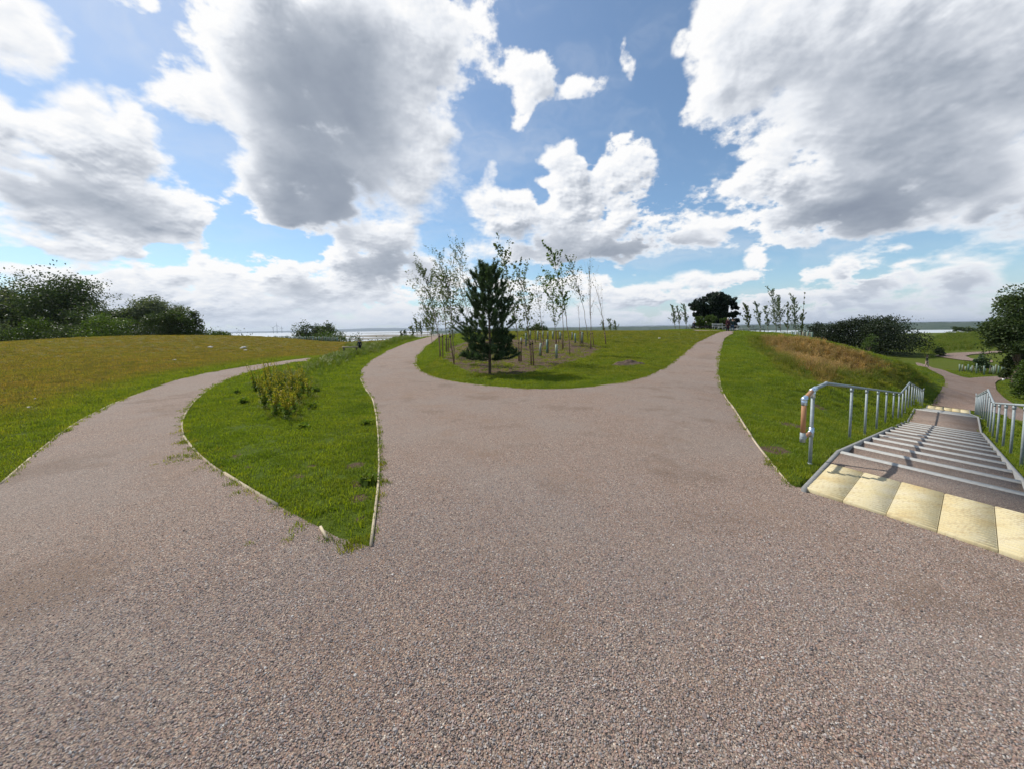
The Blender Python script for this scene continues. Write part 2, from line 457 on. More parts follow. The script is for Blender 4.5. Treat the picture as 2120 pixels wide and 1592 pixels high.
def make_gravel(name, tone=(1, 1, 1), scale=104.0):
    m, g, out = material(name)
    P = obj_pos(g)
    w = g.v('ADD', P, g.v('SCALE', g.noise(P, 90, 2, .5, color=True), s=0.005))
    cell = g.voro(w, scale, 'F1', out='Color')
    dist = g.voro(w, scale, 'F1', out='Distance')
    cell2 = g.voro(w, scale * 1.9, 'F1', out='Color')
    big = g.noise(P, 1.3, 4, .6)
    fine = g.noise(P, 11, 5, .65)
    c = g.ramp(g.sep(cell)[0], GRAVEL_STOPS)
    c2 = g.ramp(g.sep(cell2)[1], GRAVEL_STOPS)
    c = g.mix(g.step(g.sep(cell)[2], .5, .6), c, c2)
    # silt worked in between the stones in patches, and paler worn stretches
    dust = g.step(g.m('ADD', g.m('MULTIPLY', big, .75), g.m('MULTIPLY', fine, .35)), .54, .74)
    c = g.mix(g.m('MULTIPLY', dust, .62), c, (.245, .175, .130))
    c = g.mix(g.m('MULTIPLY', g.step(g.noise(P, .42, 4, .6), .42, .62), .34), c, (.27, .25, .235))
    c = g.mix(g.m('MULTIPLY', g.step(g.noise(P, .7, 5, .65), .52, .66), .5), c, (.165, .118, .088))
    c = g.mix(1.0, c, tone, 'MULTIPLY')
    gap = g.step(dist, .40, .80)
    c = g.mix(g.m('MULTIPLY', gap, .5), c, (.050, .040, .034))
    h = g.m('SUBTRACT', 1.0, dist)
    principled(g, out, c, .85, bump=h, bump_d=.008, bump_s=.75, spec=.25)
    return m

def make_ground():
    m, g, out = material('turf_and_soil')
    P = obj_pos(g)
    dry = attr(g, 'dry'); soil = attr(g, 'soil')
    n1 = g.noise(P, .35, 4, .6); n2 = g.noise(P, 3.0, 5, .65); n3 = g.noise(P, 30.0, 3, .6)
    d = g.m('ADD', dry, g.m('MULTIPLY', g.m('SUBTRACT', n1, .5), .55))
    d = g.m('ADD', d, g.m('MULTIPLY', g.m('SUBTRACT', n2, .5), .35))
    c = g.ramp(d, [(0, (.075, .110, .010)), (.35, (.090, .105, .012)), (.7, (.135, .118, .026)), (1.0, (.17, .10, .035))])
    c = g.mix(g.step(n3, .35, .7, 0, .55), c, g.mix(.5, c, (.02, .035, .006)))
    s = g.step(g.m('ADD', soil, g.m('MULTIPLY', g.m('SUBTRACT', n2, .5), 1.1)), .42, .62)
    sc = g.ramp(g.noise(P, 22, 5, .7), [(.25, (.035, .024, .016)), (.55, (.115, .078, .050)), (.8, (.21, .155, .10))])
    c = g.mix(s, c, sc)
    principled(g, out, c, .95, bump=g.noise(P, 45, 4, .7), bump_d=.05, bump_s=.6, spec=.1)
    return m

def make_leaf(name, c1, c2, c3, trans=.35, rough=.5):
    """leaf cover: colour differs a little from leaf to leaf"""
    m, g, out = material(name)
    geo = g.n.new('ShaderNodeNewGeometry')
    r = geo.outputs['Random Per Island']
    c = g.ramp(r, [(0, c1), (.5, c2), (1, c3)])
    oi = objrand(g)
    c = g.mix(g.m('MULTIPLY', oi, .25), c, g.mix(.5, c, c3))
    p = g.n.new('ShaderNodeBsdfPrincipled'); g.put(p, 'Base Color', c); g.put(p, 'Roughness', rough); g.put(p, 'Specular IOR Level', .25)
    t = g.n.new('ShaderNodeBsdfTranslucent')
    g.put(t, 'Color', g.mix(1.0, c, (1.25, 1.35, .55), 'MULTIPLY'))
    mx = g.n.new('ShaderNodeMixShader'); g.put(mx, 0, trans)
    g.l.new(p.outputs[0], mx.inputs[1]); g.l.new(t.outputs[0], mx.inputs[2]); g.l.new(mx.outputs[0], out.inputs[0])
    return m

def make_grass_mat(name, stops, trans=.48):
    """blade colour from the tuft's own dryness"""
    m, g, out = material(name)
    d = attr(g, 'dry', 'INSTANCER'); r = attr(g, 'tone', 'INSTANCER')
    geo = g.n.new('ShaderNodeNewGeometry')
    d = g.m('ADD', d, g.m('MULTIPLY', g.m('SUBTRACT', geo.outputs['Random Per Island'], .5), .35))
    c = g.ramp(d, stops)
    c = g.mix(1.0, c, g.ramp(r, [(0, (.55, .66, .6)), (.5, (1, 1, 1)), (1, (1.45, 1.25, 1.1))]), 'MULTIPLY')
    p = g.n.new('ShaderNodeBsdfPrincipled'); g.put(p, 'Base Color', c); g.put(p, 'Roughness', .55); g.put(p, 'Specular IOR Level', .25)
    t = g.n.new('ShaderNodeBsdfTranslucent'); g.put(t, 'Color', g.mix(1.0, c, (1.3, 1.35, .5), 'MULTIPLY'))
    mx = g.n.new('ShaderNodeMixShader'); g.put(mx, 0, trans)
    g.l.new(p.outputs[0], mx.inputs[1]); g.l.new(t.outputs[0], mx.inputs[2]); g.l.new(mx.outputs[0], out.inputs[0])
    return m

def make_noisy(name, c1, c2, scale=8.0, rough=.8, metal=0.0, bump=.004, stretch=None, spec=.3, detail=5):
    m, g, out = material(name)
    tc = g.n.new('ShaderNodeTexCoord'); v = tc.outputs['Object']
    if stretch: v = g.mapping(v, (0, 0, 0), (0, 0, 0), stretch, 'POINT')
    n = g.noise(v, scale, detail, .6)
    r = objrand(g)
    c = g.ramp(g.m('ADD', n, g.m('MULTIPLY', g.m('SUBTRACT', r, .5), .25)), [(.25, c1), (.75, c2)])
    principled(g, out, c, rough, metal, bump=n, bump_d=bump, bump_s=.7, spec=spec)
    return m

M = {}
M['gravel'] = make_gravel('gravel', (1.08, 1.005, .92), 118.0)
M['gravel_low'] = make_gravel('gravel_smooth', (.96, .865, .80), 110.0)
M['ground'] = make_ground()
M['concrete'] = make_noisy('concrete_nosing', (.30, .30, .28), (.46, .455, .43), 30, .85)
M['side'] = make_noisy('concrete_edging', (.15, .15, .145), (.27, .27, .26), 14, .85)
M['galv'] = make_noisy('galvanised_steel', (.23, .27, .275), (.38, .42, .43), 26, .6, .25, .001)
M['fitting'] = make_noisy('bright_fitting', (.40, .52, .66), (.62, .72, .82), 18, .28, .7, .001)
M['sleeve'] = make_noisy('timber_sleeve', (.33, .165, .08), (.46, .25, .13), 12, .6, 0, .002, (1, 1, .15))
M['timber'] = make_noisy('weathered_timber', (.30, .24, .16), (.56, .47, .33), 9, .85, 0, .004, (.3, .3, 1))
M['stake'] = make_noisy('timber_stake', (.13, .08, .045), (.27, .17, .10), 9, .8, 0, .004, (1, 1, .12))
M['bark'] = make_noisy('bark', (.060, .045, .032), (.15, .115, .085), 9, .9, 0, .01, (1, 1, .3))
M['bark_young'] = make_noisy('young_bark', (.13, .085, .06), (.27, .195, .15), 15, .8, 0, .004, (1, 1, .3))
M['rubber'] = make_noisy('black_tie', (.015, .015, .015), (.03, .03, .03), 9, .7)
M['soilheap'] = make_noisy('dug_soil', (.035, .024, .017), (.16, .11, .075), 7, .95, 0, .04)
M['stone'] = make_noisy('pale_stone', (.38, .35, .31), (.58, .55, .50), 9, .85, 0, .01)
M['white'] = make_noisy('white_paint', (.66, .66, .66), (.78, .78, .78), 9, .5)
M['table'] = make_noisy('grey_timber_furniture', (.26, .27, .26), (.44, .45, .43), 9, .8)

def make_slab():
    m, g, out = material('buff_tactile_paving')
    P = obj_pos(g)
    r = objrand(g)
    n = g.noise(P, 2.6, 5, .6); n2 = g.noise(P, 40, 4, .65)
    c = g.ramp(g.m('ADD', n, g.m('MULTIPLY', g.m('SUBTRACT', r, .5), .16)), [(.30, (.57, .51, .37)), (.5, (.55, .475, .29)), (.74, (.50, .38, .18))])
    c = g.mix(g.step(n2, .55, .75, 0, .4), c, (.38, .31, .19))
    c = g.mix(g.step(g.noise(P, 120, 2, .5), .66, .72, 0, .5), c, (.20, .17, .13))
    st_ = g.noise(g.mapping(P, (0, 0, 0), (0, 0, math.radians(-63)), (.7, 14, 1), 'POINT'), 3.0, 4, .6)
    c = g.mix(g.step(st_, .50, .66, 0, .55), c, (.38, .29, .17))
    principled(g, out, c, .85, bump=n2, bump_d=.002, bump_s=.6, spec=.2)
    return m
M['slab'] = make_slab()

# guards: translucent pale green plastic tube
def make_guard():
    m, g, out = material('tree_guard_plastic')
    r = objrand(g)
    c = g.mix(r, (.20, .32, .26), (.36, .42, .33))
    p = g.n.new('ShaderNodeBsdfPrincipled'); g.put(p, 'Base Color', c); g.put(p, 'Roughness', .45)
    t = g.n.new('ShaderNodeBsdfTranslucent'); g.put(t, 'Color', c)
    mx = g.n.new('ShaderNodeMixShader'); g.put(mx, 0, .45)
    g.l.new(p.outputs[0], mx.inputs[1]); g.l.new(t.outputs[0], mx.inputs[2]); g.l.new(mx.outputs[0], out.inputs[0])
    return m
M['guard'] = make_guard()
M['leaf_grey'] = make_leaf('grey_green_leaves', (.075, .095, .045), (.11, .135, .07), (.19, .21, .14), .3)
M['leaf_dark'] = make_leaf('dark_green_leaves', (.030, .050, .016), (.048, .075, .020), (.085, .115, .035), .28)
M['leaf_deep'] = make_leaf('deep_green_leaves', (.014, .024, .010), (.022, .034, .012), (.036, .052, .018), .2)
M['leaf_mid'] = make_leaf('mid_green_leaves', (.035, .065, .012), (.058, .095, .016), (.095, .14, .024), .32)
M['leaf_bright'] = make_leaf('fresh_green_leaves', (.055, .10, .014), (.085, .14, .02), (.14, .19, .03), .35)
M['leaf_sapling'] = make_leaf('sapling_leaves', (.040, .062, .014), (.07, .10, .022), (.13, .16, .045), .35)
M['leaf_white'] = make_leaf('white_poplar_leaves', (.06, .09, .04), (.11, .145, .075), (.32, .36, .28), .25)
M['needle'] = make_leaf('pine_needles', (.040, .075, .036), (.060, .10, .048), (.10, .145, .065), .25)
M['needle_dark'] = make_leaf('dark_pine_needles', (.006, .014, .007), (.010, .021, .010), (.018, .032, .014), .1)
M['weed'] = make_leaf('yellow_flower_heads', (.34, .32, .03), (.46, .38, .03), (.36, .22, .03), .4)
M['weedleaf'] = make_leaf('weed_leaves', (.09, .15, .018), (.14, .20, .025), (.22, .24, .04), .45)
LAWN = [(0, (.180, .235, .020)), (.35, (.20, .215, .024)), (.7, (.230, .192, .046)), (1.0, (.27, .165, .055))]
M['grass'] = make_grass_mat('grass_blades', LAWN)
M['tall'] = make_grass_mat('tall_grass_blades', [(0, (.10, .165, .014)), (.4, (.145, .165, .024)), (.7, (.25, .20, .06)), (1.0, (.37, .25, .12))])

# ------------------------------------------------------------------ terrain
def ray_np(px, py):
    px = np.asarray(px, dtype=float); py = np.asarray(py, dtype=float)
    v = np.stack([(px - 1060.) / FPX, (796. - py) / FPX + SHIFT * 2120. / FPX, -np.ones_like(px)], -1) @ CROT.T
    return v / np.linalg.norm(v, axis=-1, keepdims=True)

def dep(px, py, Y):
    d = ray_np(px, py); return d * (Y / d[1]) + np.array([0, 0, CAM_H])
def on_z(px, py, z):
    d = ray_np(px, py); return d * ((z - CAM_H) / d[2]) + np.array([0, 0, CAM_H])

# the flight of steps: left edge runs from S0 along SU, width SW, s in metres
S0 = np.array([4.525, 5.096]); SU = np.array([.7645, .6446]); SW = np.array([.72, -1.40]); SWL = float(np.hypot(*SW))
GOING = 1.008; RISER = .1327
S_LAND0, S_LAND1 = 11.09, 14.85
def stair_z(s):
    s = np.asarray(s, dtype=float)
    z = -np.clip(s, 0, S_LAND0) * (RISER / GOING)
    z = z - .13 * (s > S_LAND0)
    z = z - np.clip(s - S_LAND1, 0, 25.0 - S_LAND1) * (1.46 / (25.0 - S_LAND1))
    return z

ctrl = []
def cp(x, y, z): ctrl.append((x, y, z))
for x in np.arange(-16, 5, 4.0):
    for y in (-10, -4, 0, 3.5, 7, 11): 
        if not (x > 3 and y > 5): cp(x, y, 0)
for p in ((6, -1, 0), (12, -6, -.4), (20, -15, -1.2)): cp(*p)
for (px, py, Y) in [
    (0, 718, 40), (100, 712, 44), (200, 709, 47), (320, 706, 50), (450, 704, 52), (560, 701, 54), (640, 706, 52), (710, 710, 50), (0, 770, 17),
    (300, 745, 22), (500, 730, 30), (650, 742, 25), (720, 735, 29), (780, 715, 38), (840, 704, 44), (895, 700, 44),
    (950, 692, 48), (1050, 688, 50), (1150, 687, 50), (1250, 686.5, 50), (1350, 686.5, 49), (1440, 687, 46), (1495, 692, 43),
    (1000, 745, 19.5), (1150, 745, 19), (1250, 725, 24), (1350, 735, 21), (1100, 712, 30), (1400, 710, 29),
    (1440, 688.5, 62), (1500, 690, 60), (1560, 691, 52), (1390, 688.5, 62), (1620, 694, 47), (1540, 692, 41), (1600, 696, 37), (1640, 698, 34), (1700, 706, 31), (1780, 726, 27.5), (1850, 749, 25), (1888, 762, 24),
    (1495, 770, 14), (1560, 850, 7.9), (1560, 750, 16.5), (1640, 790, 12), (1720, 800, 11.5), (1790, 800, 14.5), (1850, 800, 17.5),
    (1960, 846, 22.6), (1915, 795, 28), (1950, 776, 37), (1918, 762, 50), (1990, 800, 32), (2060, 787, 37), (2075, 800, 33), (2115, 845, 24), (2110, 900, 13), 
    (1950, 742, 66), (2050, 742, 62), (2000, 715, 95), (1950, 690, 190), (2060, 690, 170), (1890, 722, 84), (1780, 715, 88), (1700, 708, 92)]:
    cp(*dep(px, py, Y))
for s in (-2, 0.5, 3, 5.5, 8, 11, 13, 14.8, 17.5, 20, 22.5, 25, 28):
    z = float(stair_z(min(s, 25)))
    l = S0 + SU * s - SW * .12; r = S0 + SU * s + SW * 1.12
    cp(l[0], l[1], z - .05); cp(r[0], r[1], z - .05)
    if s > 4:
        r2 = S0 + SU * s + SW * 3.0; cp(r2[0], r2[1], z - .35 if s < 20 else z - .1)
# land falling away behind the crests
for az, d, z in [(-70, 75, -1.5), (-60, 85, -3), (-50, 90, -4), (-40, 85, -4), (-30, 80, -4), (-20, 78, -3.5), (-10, 78, -3), (0, 78, -2.5), (10, 78, -2.5), (20, 100, -3), (30, 95, -2.8), (36, 75, -2.5),
                 (-90, 60, 0), (-90, 25, 0), (90, 50, -5), (70, 60, -5), (110, 60, -4), (140, 60, -3), (180, 60, -2), (-140, 60, 0)]:
    a = math.radians(az); cp(d * math.sin(a), d * math.cos(a), z)
for az in range(-180, 180, 20):
    a = math.radians(az)
    cp(170 * math.sin(a), 170 * math.cos(a), -8.0 if abs(az - 60) > 25 else -4.5)
    cp(420 * math.sin(a), 420 * math.cos(a), -15.0)
    cp(900 * math.sin(a), 900 * math.cos(a), -21.0)
ctrl = np.array(ctrl)
def _tps(r2): return 0.5 * r2 * np.log(r2 + 1e-9)
_sc = 20.0
_c = ctrl[:, :2] / _sc
_A = _tps(((_c[:, None] - _c[None]) ** 2).sum(-1)) + np.eye(len(_c)) * 1e-3
_Pm = np.c_[np.ones(len(_c)), _c]
_sol = np.linalg.solve(np.block([[_A, _Pm], [_Pm.T, np.zeros((3, 3))]]), np.r_[ctrl[:, 2], 0, 0, 0])
def height(x, y):
    x = np.asarray(x, dtype=float); y = np.asarray(y, dtype=float); sh = x.shape
    q = np.c_[x.ravel(), y.ravel()] / _sc
    out = np.empty(len(q))
    for i in range(0, len(q), 20000):
        k = q[i:i + 20000]
        out[i:i + 20000] = _tps(((k[:, None] - _c[None]) ** 2).sum(-1)) @ _sol[:-3] + _sol[-3] + k @ _sol[-2:]
    return out.reshape(sh)
def ground_at(px, py, tmin=1.5, tmax=400):
    """where the sight line through this point of the photograph meets the land"""
    px = np.atleast_1d(np.asarray(px, dtype=float)); py = np.atleast_1d(np.asarray(py, dtype=float))
    d = ray_np(px, py); ts = np.geomspace(tmin, tmax, 420)
    X = d[:, 0:1] * ts; Y = d[:, 1:2] * ts; Z = d[:, 2:3] * ts + CAM_H
    below = Z < height(X, Y)
    i = np.where(below.any(1), below.argmax(1), len(ts) - 1)
    hi = ts[i]; lo = ts[np.maximum(i - 1, 0)]
    for _ in range(18):
        m_ = (lo + hi) / 2; b = d[:, 2] * m_ + CAM_H < height(d[:, 0] * m_, d[:, 1] * m_)
        hi = np.where(b, m_, hi); lo = np.where(b, lo, m_)
    return np.c_[d[:, 0] * hi, d[:, 1] * hi, d[:, 2] * hi + CAM_H]
def ground_pt(px, py):
    return ground_at([px], [py])[0]
# ------------------------------------------------------------------ outlines on the ground
def P2(lst): return [tuple(v[:2]) for v in ground_at([p[0] for p in lst], [p[1] for p in lst])]
edge_field = P2([(0, 1003), (60, 950), (115, 905), (170, 868), (230, 838), (300, 810), (360, 789), (430, 773), (500, 761), (570, 751), (645, 741.5)])
edge_isl_l = P2([(640, 749), (580, 757), (520, 770), (470, 787), (430, 808), (402, 832), (384, 856), (376, 880), (380, 903), (400, 930), (440, 965), (500, 1003), (560, 1040), (620, 1070), (665, 1095), (700, 1112), (768, 1132)])
edge_isl_r = P2([(768, 1132), (773, 1090), (778, 1050), (783, 1010), (785, 960), (783, 900), (779, 860), (772, 828), (757, 806), (746, 785), (748, 767), (765, 749), (800, 728), (840, 712), (884, 700)])
edge_mid = P2([(909, 700), (880, 720), (864, 740), (862, 756), (872, 770), (900, 782), (940, 791), (1000, 799), (1060, 804), (1130, 806), (1180, 805), (1230, 801), (1290, 793), (1340, 780), (1380, 761), (1410, 738), (1440, 712), (1472, 697)])
edge_right = P2([(1512, 695), (1500, 702), (1496, 712), (1490, 740), (1487, 770), (1492, 800), (1510, 835), (1540, 880), (1570, 925), (1600, 962), (1635, 1003), (1650, 1008), (1668, 1010)])
def ext(a, b, d):
    a, b = np.array(a), np.array(b); u = (b - a) / np.linalg.norm(b - a); return tuple(b + u * d)
T0 = np.array([3.157, 3.961]); TW = np.array([.1475, -.290])
T5 = T0 + TW * 5
left_far = []
main_path = ([(-9.5, -7), (-9.5, 1.5), (-7.6, 3.1)] + edge_field + left_far + edge_isl_l + edge_isl_r[1:]
             + [ext(edge_isl_r[-2], edge_isl_r[-1], 10), ext(edge_mid[1], edge_mid[0], 10)] + edge_mid
             + [ext(edge_mid[-2], edge_mid[-1], 5), (23.6, 49.5), (27.5, 46.5), ext(edge_right[1], edge_right[0], 1.0)] + edge_right + [tuple(T5), (5.6, 1.4), (9.5, -1), (9.5, -7)])
lower_l = P2([(1926, 839), (1929, 836), (1941, 820), (1950, 807), (1957, 790), (1953, 781), (1943, 776), (1923, 766), (1895, 753)])
lower_path = (lower_l + P2([(1900, 752.5), (1923, 759), (1946, 766), (1968, 774), (1993, 782.5), (2007, 784.5), (2036, 782), (2072, 780.5), (2110, 781)])
              + P2([(2119, 785), (2079, 786), (2066, 789), (2060, 795), (2063, 809), (2077, 823), (2100, 838), (2120, 850)])
              + P2([(2160, 872), (2118, 877), (2085, 862), (2050, 853), (2018, 852), (1972, 846)]))
hairpin = P2([(1935, 738), (1950, 735), (1975, 732.5), (2010, 731), (2055, 729), (2100, 727), (2100, 730.5), (2055, 733), (2010, 736), (1998, 739), (2010, 744), (2055, 748), (2055, 752), (2010, 749), (1985, 746.5), (1955, 742)])
soil_poly = P2([(955, 776), (905, 748), (915, 722), (960, 708), (1060, 703), (1180, 703), (1240, 712), (1262, 722), (1228, 742), (1180, 757), (1150, 768), (1060, 783)])
tall_left = P2([(600, 778), (650, 746), (700, 728), (718, 713), (790, 712), (850, 700), (870, 700), (800, 724), (760, 740), (700, 764), (650, 792)])
tall_right = P2([(1540, 697), (1600, 697), (1640, 699), (1700, 707), (1780, 728), (1850, 752), (1888, 765), (1925, 795), (1890, 803), (1840, 800), (1790, 806), (1720, 800), (1650, 790), (1600, 760), (1560, 725)])
ripe_right = P2([(1562, 698), (1600, 698), (1640, 699), (1700, 707), (1780, 728), (1850, 752), (1862, 775), (1810, 775), (1760, 785), (1690, 785), (1640, 762), (1590, 725)])
ripe2 = P2([(1655, 770), (1720, 770), (1760, 790), (1720, 812), (1680, 800)])
tall_low = P2([(1890, 767), (1925, 778), (1931, 790), (1918, 808), (1880, 812), (1840, 800), (1860, 775)])
LOWBED = P2([(1985, 752), (2010, 750), (2060, 755), (2085, 765), (2080, 776), (2010, 777), (1990, 770)])

def inside(poly, x, y):
    p = np.array(poly); x = np.asarray(x); y = np.asarray(y); r = np.zeros(x.shape, dtype=bool)
    j = len(p) - 1
    for i in range(len(p)):
        if p[i, 1] != p[j, 1]:
            c = ((p[i, 1] > y) != (p[j, 1] > y)) & (x < (p[j, 0] - p[i, 0]) * (y - p[i, 1]) / (p[j, 1] - p[i, 1]) + p[i, 0])
            r ^= c
        j = i
    return r
def dist_poly(poly, x, y, closed=True):
    p = np.array(poly); x = np.asarray(x, dtype=float); y = np.asarray(y, dtype=float); best = np.full(x.shape, 1e9)
    n = len(p)
    for i in range(n if closed else n - 1):
        a = p[i]; b = p[(i + 1) % n]; d = b - a; L = d @ d + 1e-12
        t = np.clip(((x - a[0]) * d[0] + (y - a[1]) * d[1]) / L, 0, 1)
        best = np.minimum(best, np.hypot(x - a[0] - t * d[0], y - a[1] - t * d[1]))
    return best
def in_stairs(x, y, pad=0.0):
    s = (x - S0[0]) * SU[0] + (y - S0[1]) * SU[1]
    wu = SW / SWL
    # oblique coordinates: position = S0 + s*SU + w*wu
    det = SU[0] * wu[1] - SU[1] * wu[0]
    s = ((x - S0[0]) * wu[1] - (y - S0[1]) * wu[0]) / det
    w = (SU[0] * (y - S0[1]) - SU[1] * (x - S0[0])) / det
    return (s > -1.9) & (s < 26.1) & (w > -.02 - pad) & (w < SWL + .02 + pad), s, w
field_side = lambda x, y: (x < np.interp(y, [p[1] for p in edge_field], [p[0] for p in edge_field])) & (y > 0)
def sm(x, a, b):
    t = np.clip((x - a) / (b - a), 0, 1); return t * t * (3 - 2 * t)
def dryness(x, y):
    x = np.asarray(x, dtype=float); y = np.asarray(y, dtype=float)
    dp = dist_poly(main_path, x, y)
    fs = field_side(x, y) | ((x < -14) & (y > 26)) | ((y > 24) & (x < -9) & (x > -60) & ~inside(tall_left, x, y) & (x / np.maximum(y, 1) < -.47))
    d = np.where(fs, .12 + .62 * sm(dp, .2, 2.6 + .05 * y), .04)
    mid = (x > -4) & (x < 20) & (y > 13) & (x / np.maximum(y, 1) < .55) & (x / np.maximum(y, 1) > -.25)
    d = np.where(mid, .22 + .26 * sm(y, 15, 42), d)
    d = np.maximum(d, np.where(inside(tall_right, x, y), .34, 0))
    d = np.maximum(d, np.where(inside(ripe_right, x, y), 1.0, 0) * sm(dist_poly(ripe_right, x, y), -.4, .7))
    d = np.maximum(d, np.where(inside(ripe2, x, y), .8, 0) * sm(dist_poly(ripe2, x, y), -.1, .6))
    d = np.where((x / np.maximum(y, 1) > .8) & (y > 45), .22, d)
    return d
SPOTS = [(490, 945, .20), (520, 965, .14), (615, 985, .17), (645, 962, .13), (738, 962, .2), (744, 1000, .2), (744, 1030, .18), (746, 1075, .13), (1640, 880, .5), (1600, 930, .4), (1690, 840, .4)]
spots_w = [(*ground_pt(a, b)[:2], r * .85) for a, b, r in SPOTS]
def soilness(x, y):
    s = np.where(inside(soil_poly, x, y), sm(dist_poly(soil_poly, x, y), -.2, 1.0) * .75 + .1, 0.0)
    for (a, b, r) in spots_w:
        s = np.maximum(s, .74 * np.exp(-((x - a) ** 2 + (y - b) ** 2) / (r * r)))
    return s

# ground: rings round the camera, finer near it
rings = np.concatenate([[0.0], np.geomspace(.8, 1100, 330)])
NA = 540
ang = np.linspace(-PI, PI, NA, endpoint=False)
RR, AA = np.meshgrid(rings, ang, indexing='ij')
GX = RR * np.sin(AA); GY = RR * np.cos(AA)
GZ = height(GX, GY)
ins, s_, w_ = in_stairs(GX, GY, .0)
carve, _, _ = in_stairs(GX, GY, -.10)
GZ = GZ - np.where(in_stairs(GX, GY, .045)[0], .45, 0) 
bump = np.zeros(GX.size)
mask_near = (RR.ravel() < 60)
gx, gy = GX.ravel()[mask_near], GY.ravel()[mask_near]
lump = fbm(gx * .9, gy * .9, gx * 0, 3, .5, 5) * .03
pathm = inside(main_path, gx, gy) | inside(lower_path, gx, gy)
lump = np.where(pathm, -.02, lump * sm(dist_poly(main_path, gx, gy), 0.05, .8)) + np.where(inside(soil_poly, gx, gy), fbm(gx * 3, gy * 3, gx * 0, 3, .6, 8) * .06, 0)
bump[mask_near] = lump
Zg = GZ.ravel() + bump
V = np.c_[GX.ravel(), GY.ravel(), Zg]
i, j = np.meshgrid(np.arange(len(rings) - 1), np.arange(NA), indexing='ij')
jn = (j + 1) % NA
Q = np.stack([i * NA + j, i * NA + jn, (i + 1) * NA + jn, (i + 1) * NA + j], -1).reshape(-1, 4)
dr = np.full(len(V), .2); so = np.zeros(len(V))
m2 = RR.ravel() < 220
dr[m2] = dryness(V[m2, 0], V[m2, 1]); so[mask_near] = soilness(gx, gy)
ground = link('ground', mesh_np('ground', V, None, Q[:, ::-1], {'dry': ('FLOAT', dr), 'soil': ('FLOAT', so)}, smooth=True), M['ground'])
tag(ground, 'undulating ground of green and straw-brown turf', kind='structure')

from mathutils.geometry import delaunay_2d_cdt
def sheet(name, poly, mat, lift, label, spacing=.035, rmin=1.0, wob=0.0):
    p = []
    n = len(poly)
    for a in range(n):                       # finer outline, with a slightly ragged edge
        A, B = np.array(poly[a]), np.array(poly[(a + 1) % n]); L = np.linalg.norm(B - A); r = max(2.0, np.linalg.norm(A))
        k = max(1, int(L / (.035 * r + .12)))
        for t in range(k): p.append(A + (B - A) * t / k)
    p = np.array(p)
    w_ = fbm(p[:, 0] * 2.5, p[:, 1] * 2.5, p[:, 0] * 0, 3, .6, 17) * wob
    p = p + np.c_[w_, w_]
    mx = np.abs(p).max() * 1.5
    rr = np.geomspace(rmin, mx, int(math.log(mx / rmin) / math.log(1 + spacing)) + 1); aa = np.arange(-PI, PI, spacing * 1.05)
    R2, A2 = np.meshgrid(rr, aa, indexing='ij')
    ip = np.c_[(R2 * np.sin(A2)).ravel(), (R2 * np.cos(A2)).ravel()]
    ip = ip[inside(p, ip[:, 0], ip[:, 1])]
    ip = ip[dist_poly(p, ip[:, 0], ip[:, 1]) > .012 * np.hypot(ip[:, 0], ip[:, 1])]
    verts = [Vector(v) for v in p] + [Vector(v) for v in ip]
    N = len(p)
    res = delaunay_2d_cdt(verts, [], [list(range(N))], 1, 1e-5)
    vv = np.array([tuple(v) for v in res[0]]); ff = np.array([f for f in res[2] if len(f) == 3])
    cen = vv[ff].mean(1); ff = ff[inside(p, cen[:, 0], cen[:, 1])]
    a = vv[ff]; cr = (a[:, 1, 0] - a[:, 0, 0]) * (a[:, 2, 1] - a[:, 0, 1]) - (a[:, 1, 1] - a[:, 0, 1]) * (a[:, 2, 0] - a[:, 0, 0])
    ff[cr < 0] = ff[cr < 0][:, ::-1]
    r = np.hypot(vv[:, 0], vv[:, 1])
    z = height(vv[:, 0], vv[:, 1]) + lift + .0009 * r
    o = link(name, mesh_np(name, np.c_[vv, z], ff, smooth=True), mat)
    return tag(o, label, kind='structure')
path = sheet('gravel_path', main_path, M['gravel'], .0, 'wide pinkish gravel path that forks into three', wob=.02)
lpath = sheet('lower_path', lower_path, M['gravel_low'], .02, 'compacted gravel path below the steps that divides in two', rmin=15, spacing=.02)
hp = sheet('hairpin_path', hairpin, M['gravel_low'], .03, 'hairpin bend of a far gravel path in the low meadow', rmin=30, spacing=.012)

# ------------------------------------------------------------------ water, sand flats, far shore
def make_water():
    m, g, out = material('estuary_water')
    P = obj_pos(g)
    n = g.noise(g.mapping(P, (0, 0, 0), (0, 0, 0), (.02, .004, 1), 'POINT'), 1.0, 4, .6)
    principled(g, out, g.ramp(n, [(.3, (.42, .45, .47)), (.7, (.56, .58, .58))]), .35, spec=.5)
    return m
def make_far(name, c1, c2, c3, sc):
    m, g, out = material(name)
    P = obj_pos(g)
    n = g.noise(P, sc, 6, .7)
    principled(g, out, g.ramp(n, [(.3, c1), (.5, c2), (.7, c3)]), .95, spec=.05)
    return m
M['water'] = make_water()
M['sand'] = make_far('wet_sand', (.16, .14, .11), (.22, .20, .16), (.30, .27, .22), .01)
M['far'] = make_far('distant_land', (.020, .040, .030), (.045, .07, .045), (.10, .12, .08), .012)
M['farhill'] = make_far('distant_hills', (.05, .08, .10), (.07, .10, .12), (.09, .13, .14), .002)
WATER_Z = -20.0
a = np.linspace(-PI, PI, 128, endpoint=False)
V = np.concatenate([np.c_[700 * np.sin(a), 700 * np.cos(a), a * 0 + WATER_Z], np.c_[26000 * np.sin(a), 26000 * np.cos(a), a * 0 + WATER_Z]])
k = np.arange(128)
tag(link('estuary_water', mesh_np('estuary', V, None, np.stack([k, (k + 1) % 128, 128 + (k + 1) % 128, 128 + k], -1)[:, ::-1]), M['water']), 'pale shining water of the estuary', kind='structure')
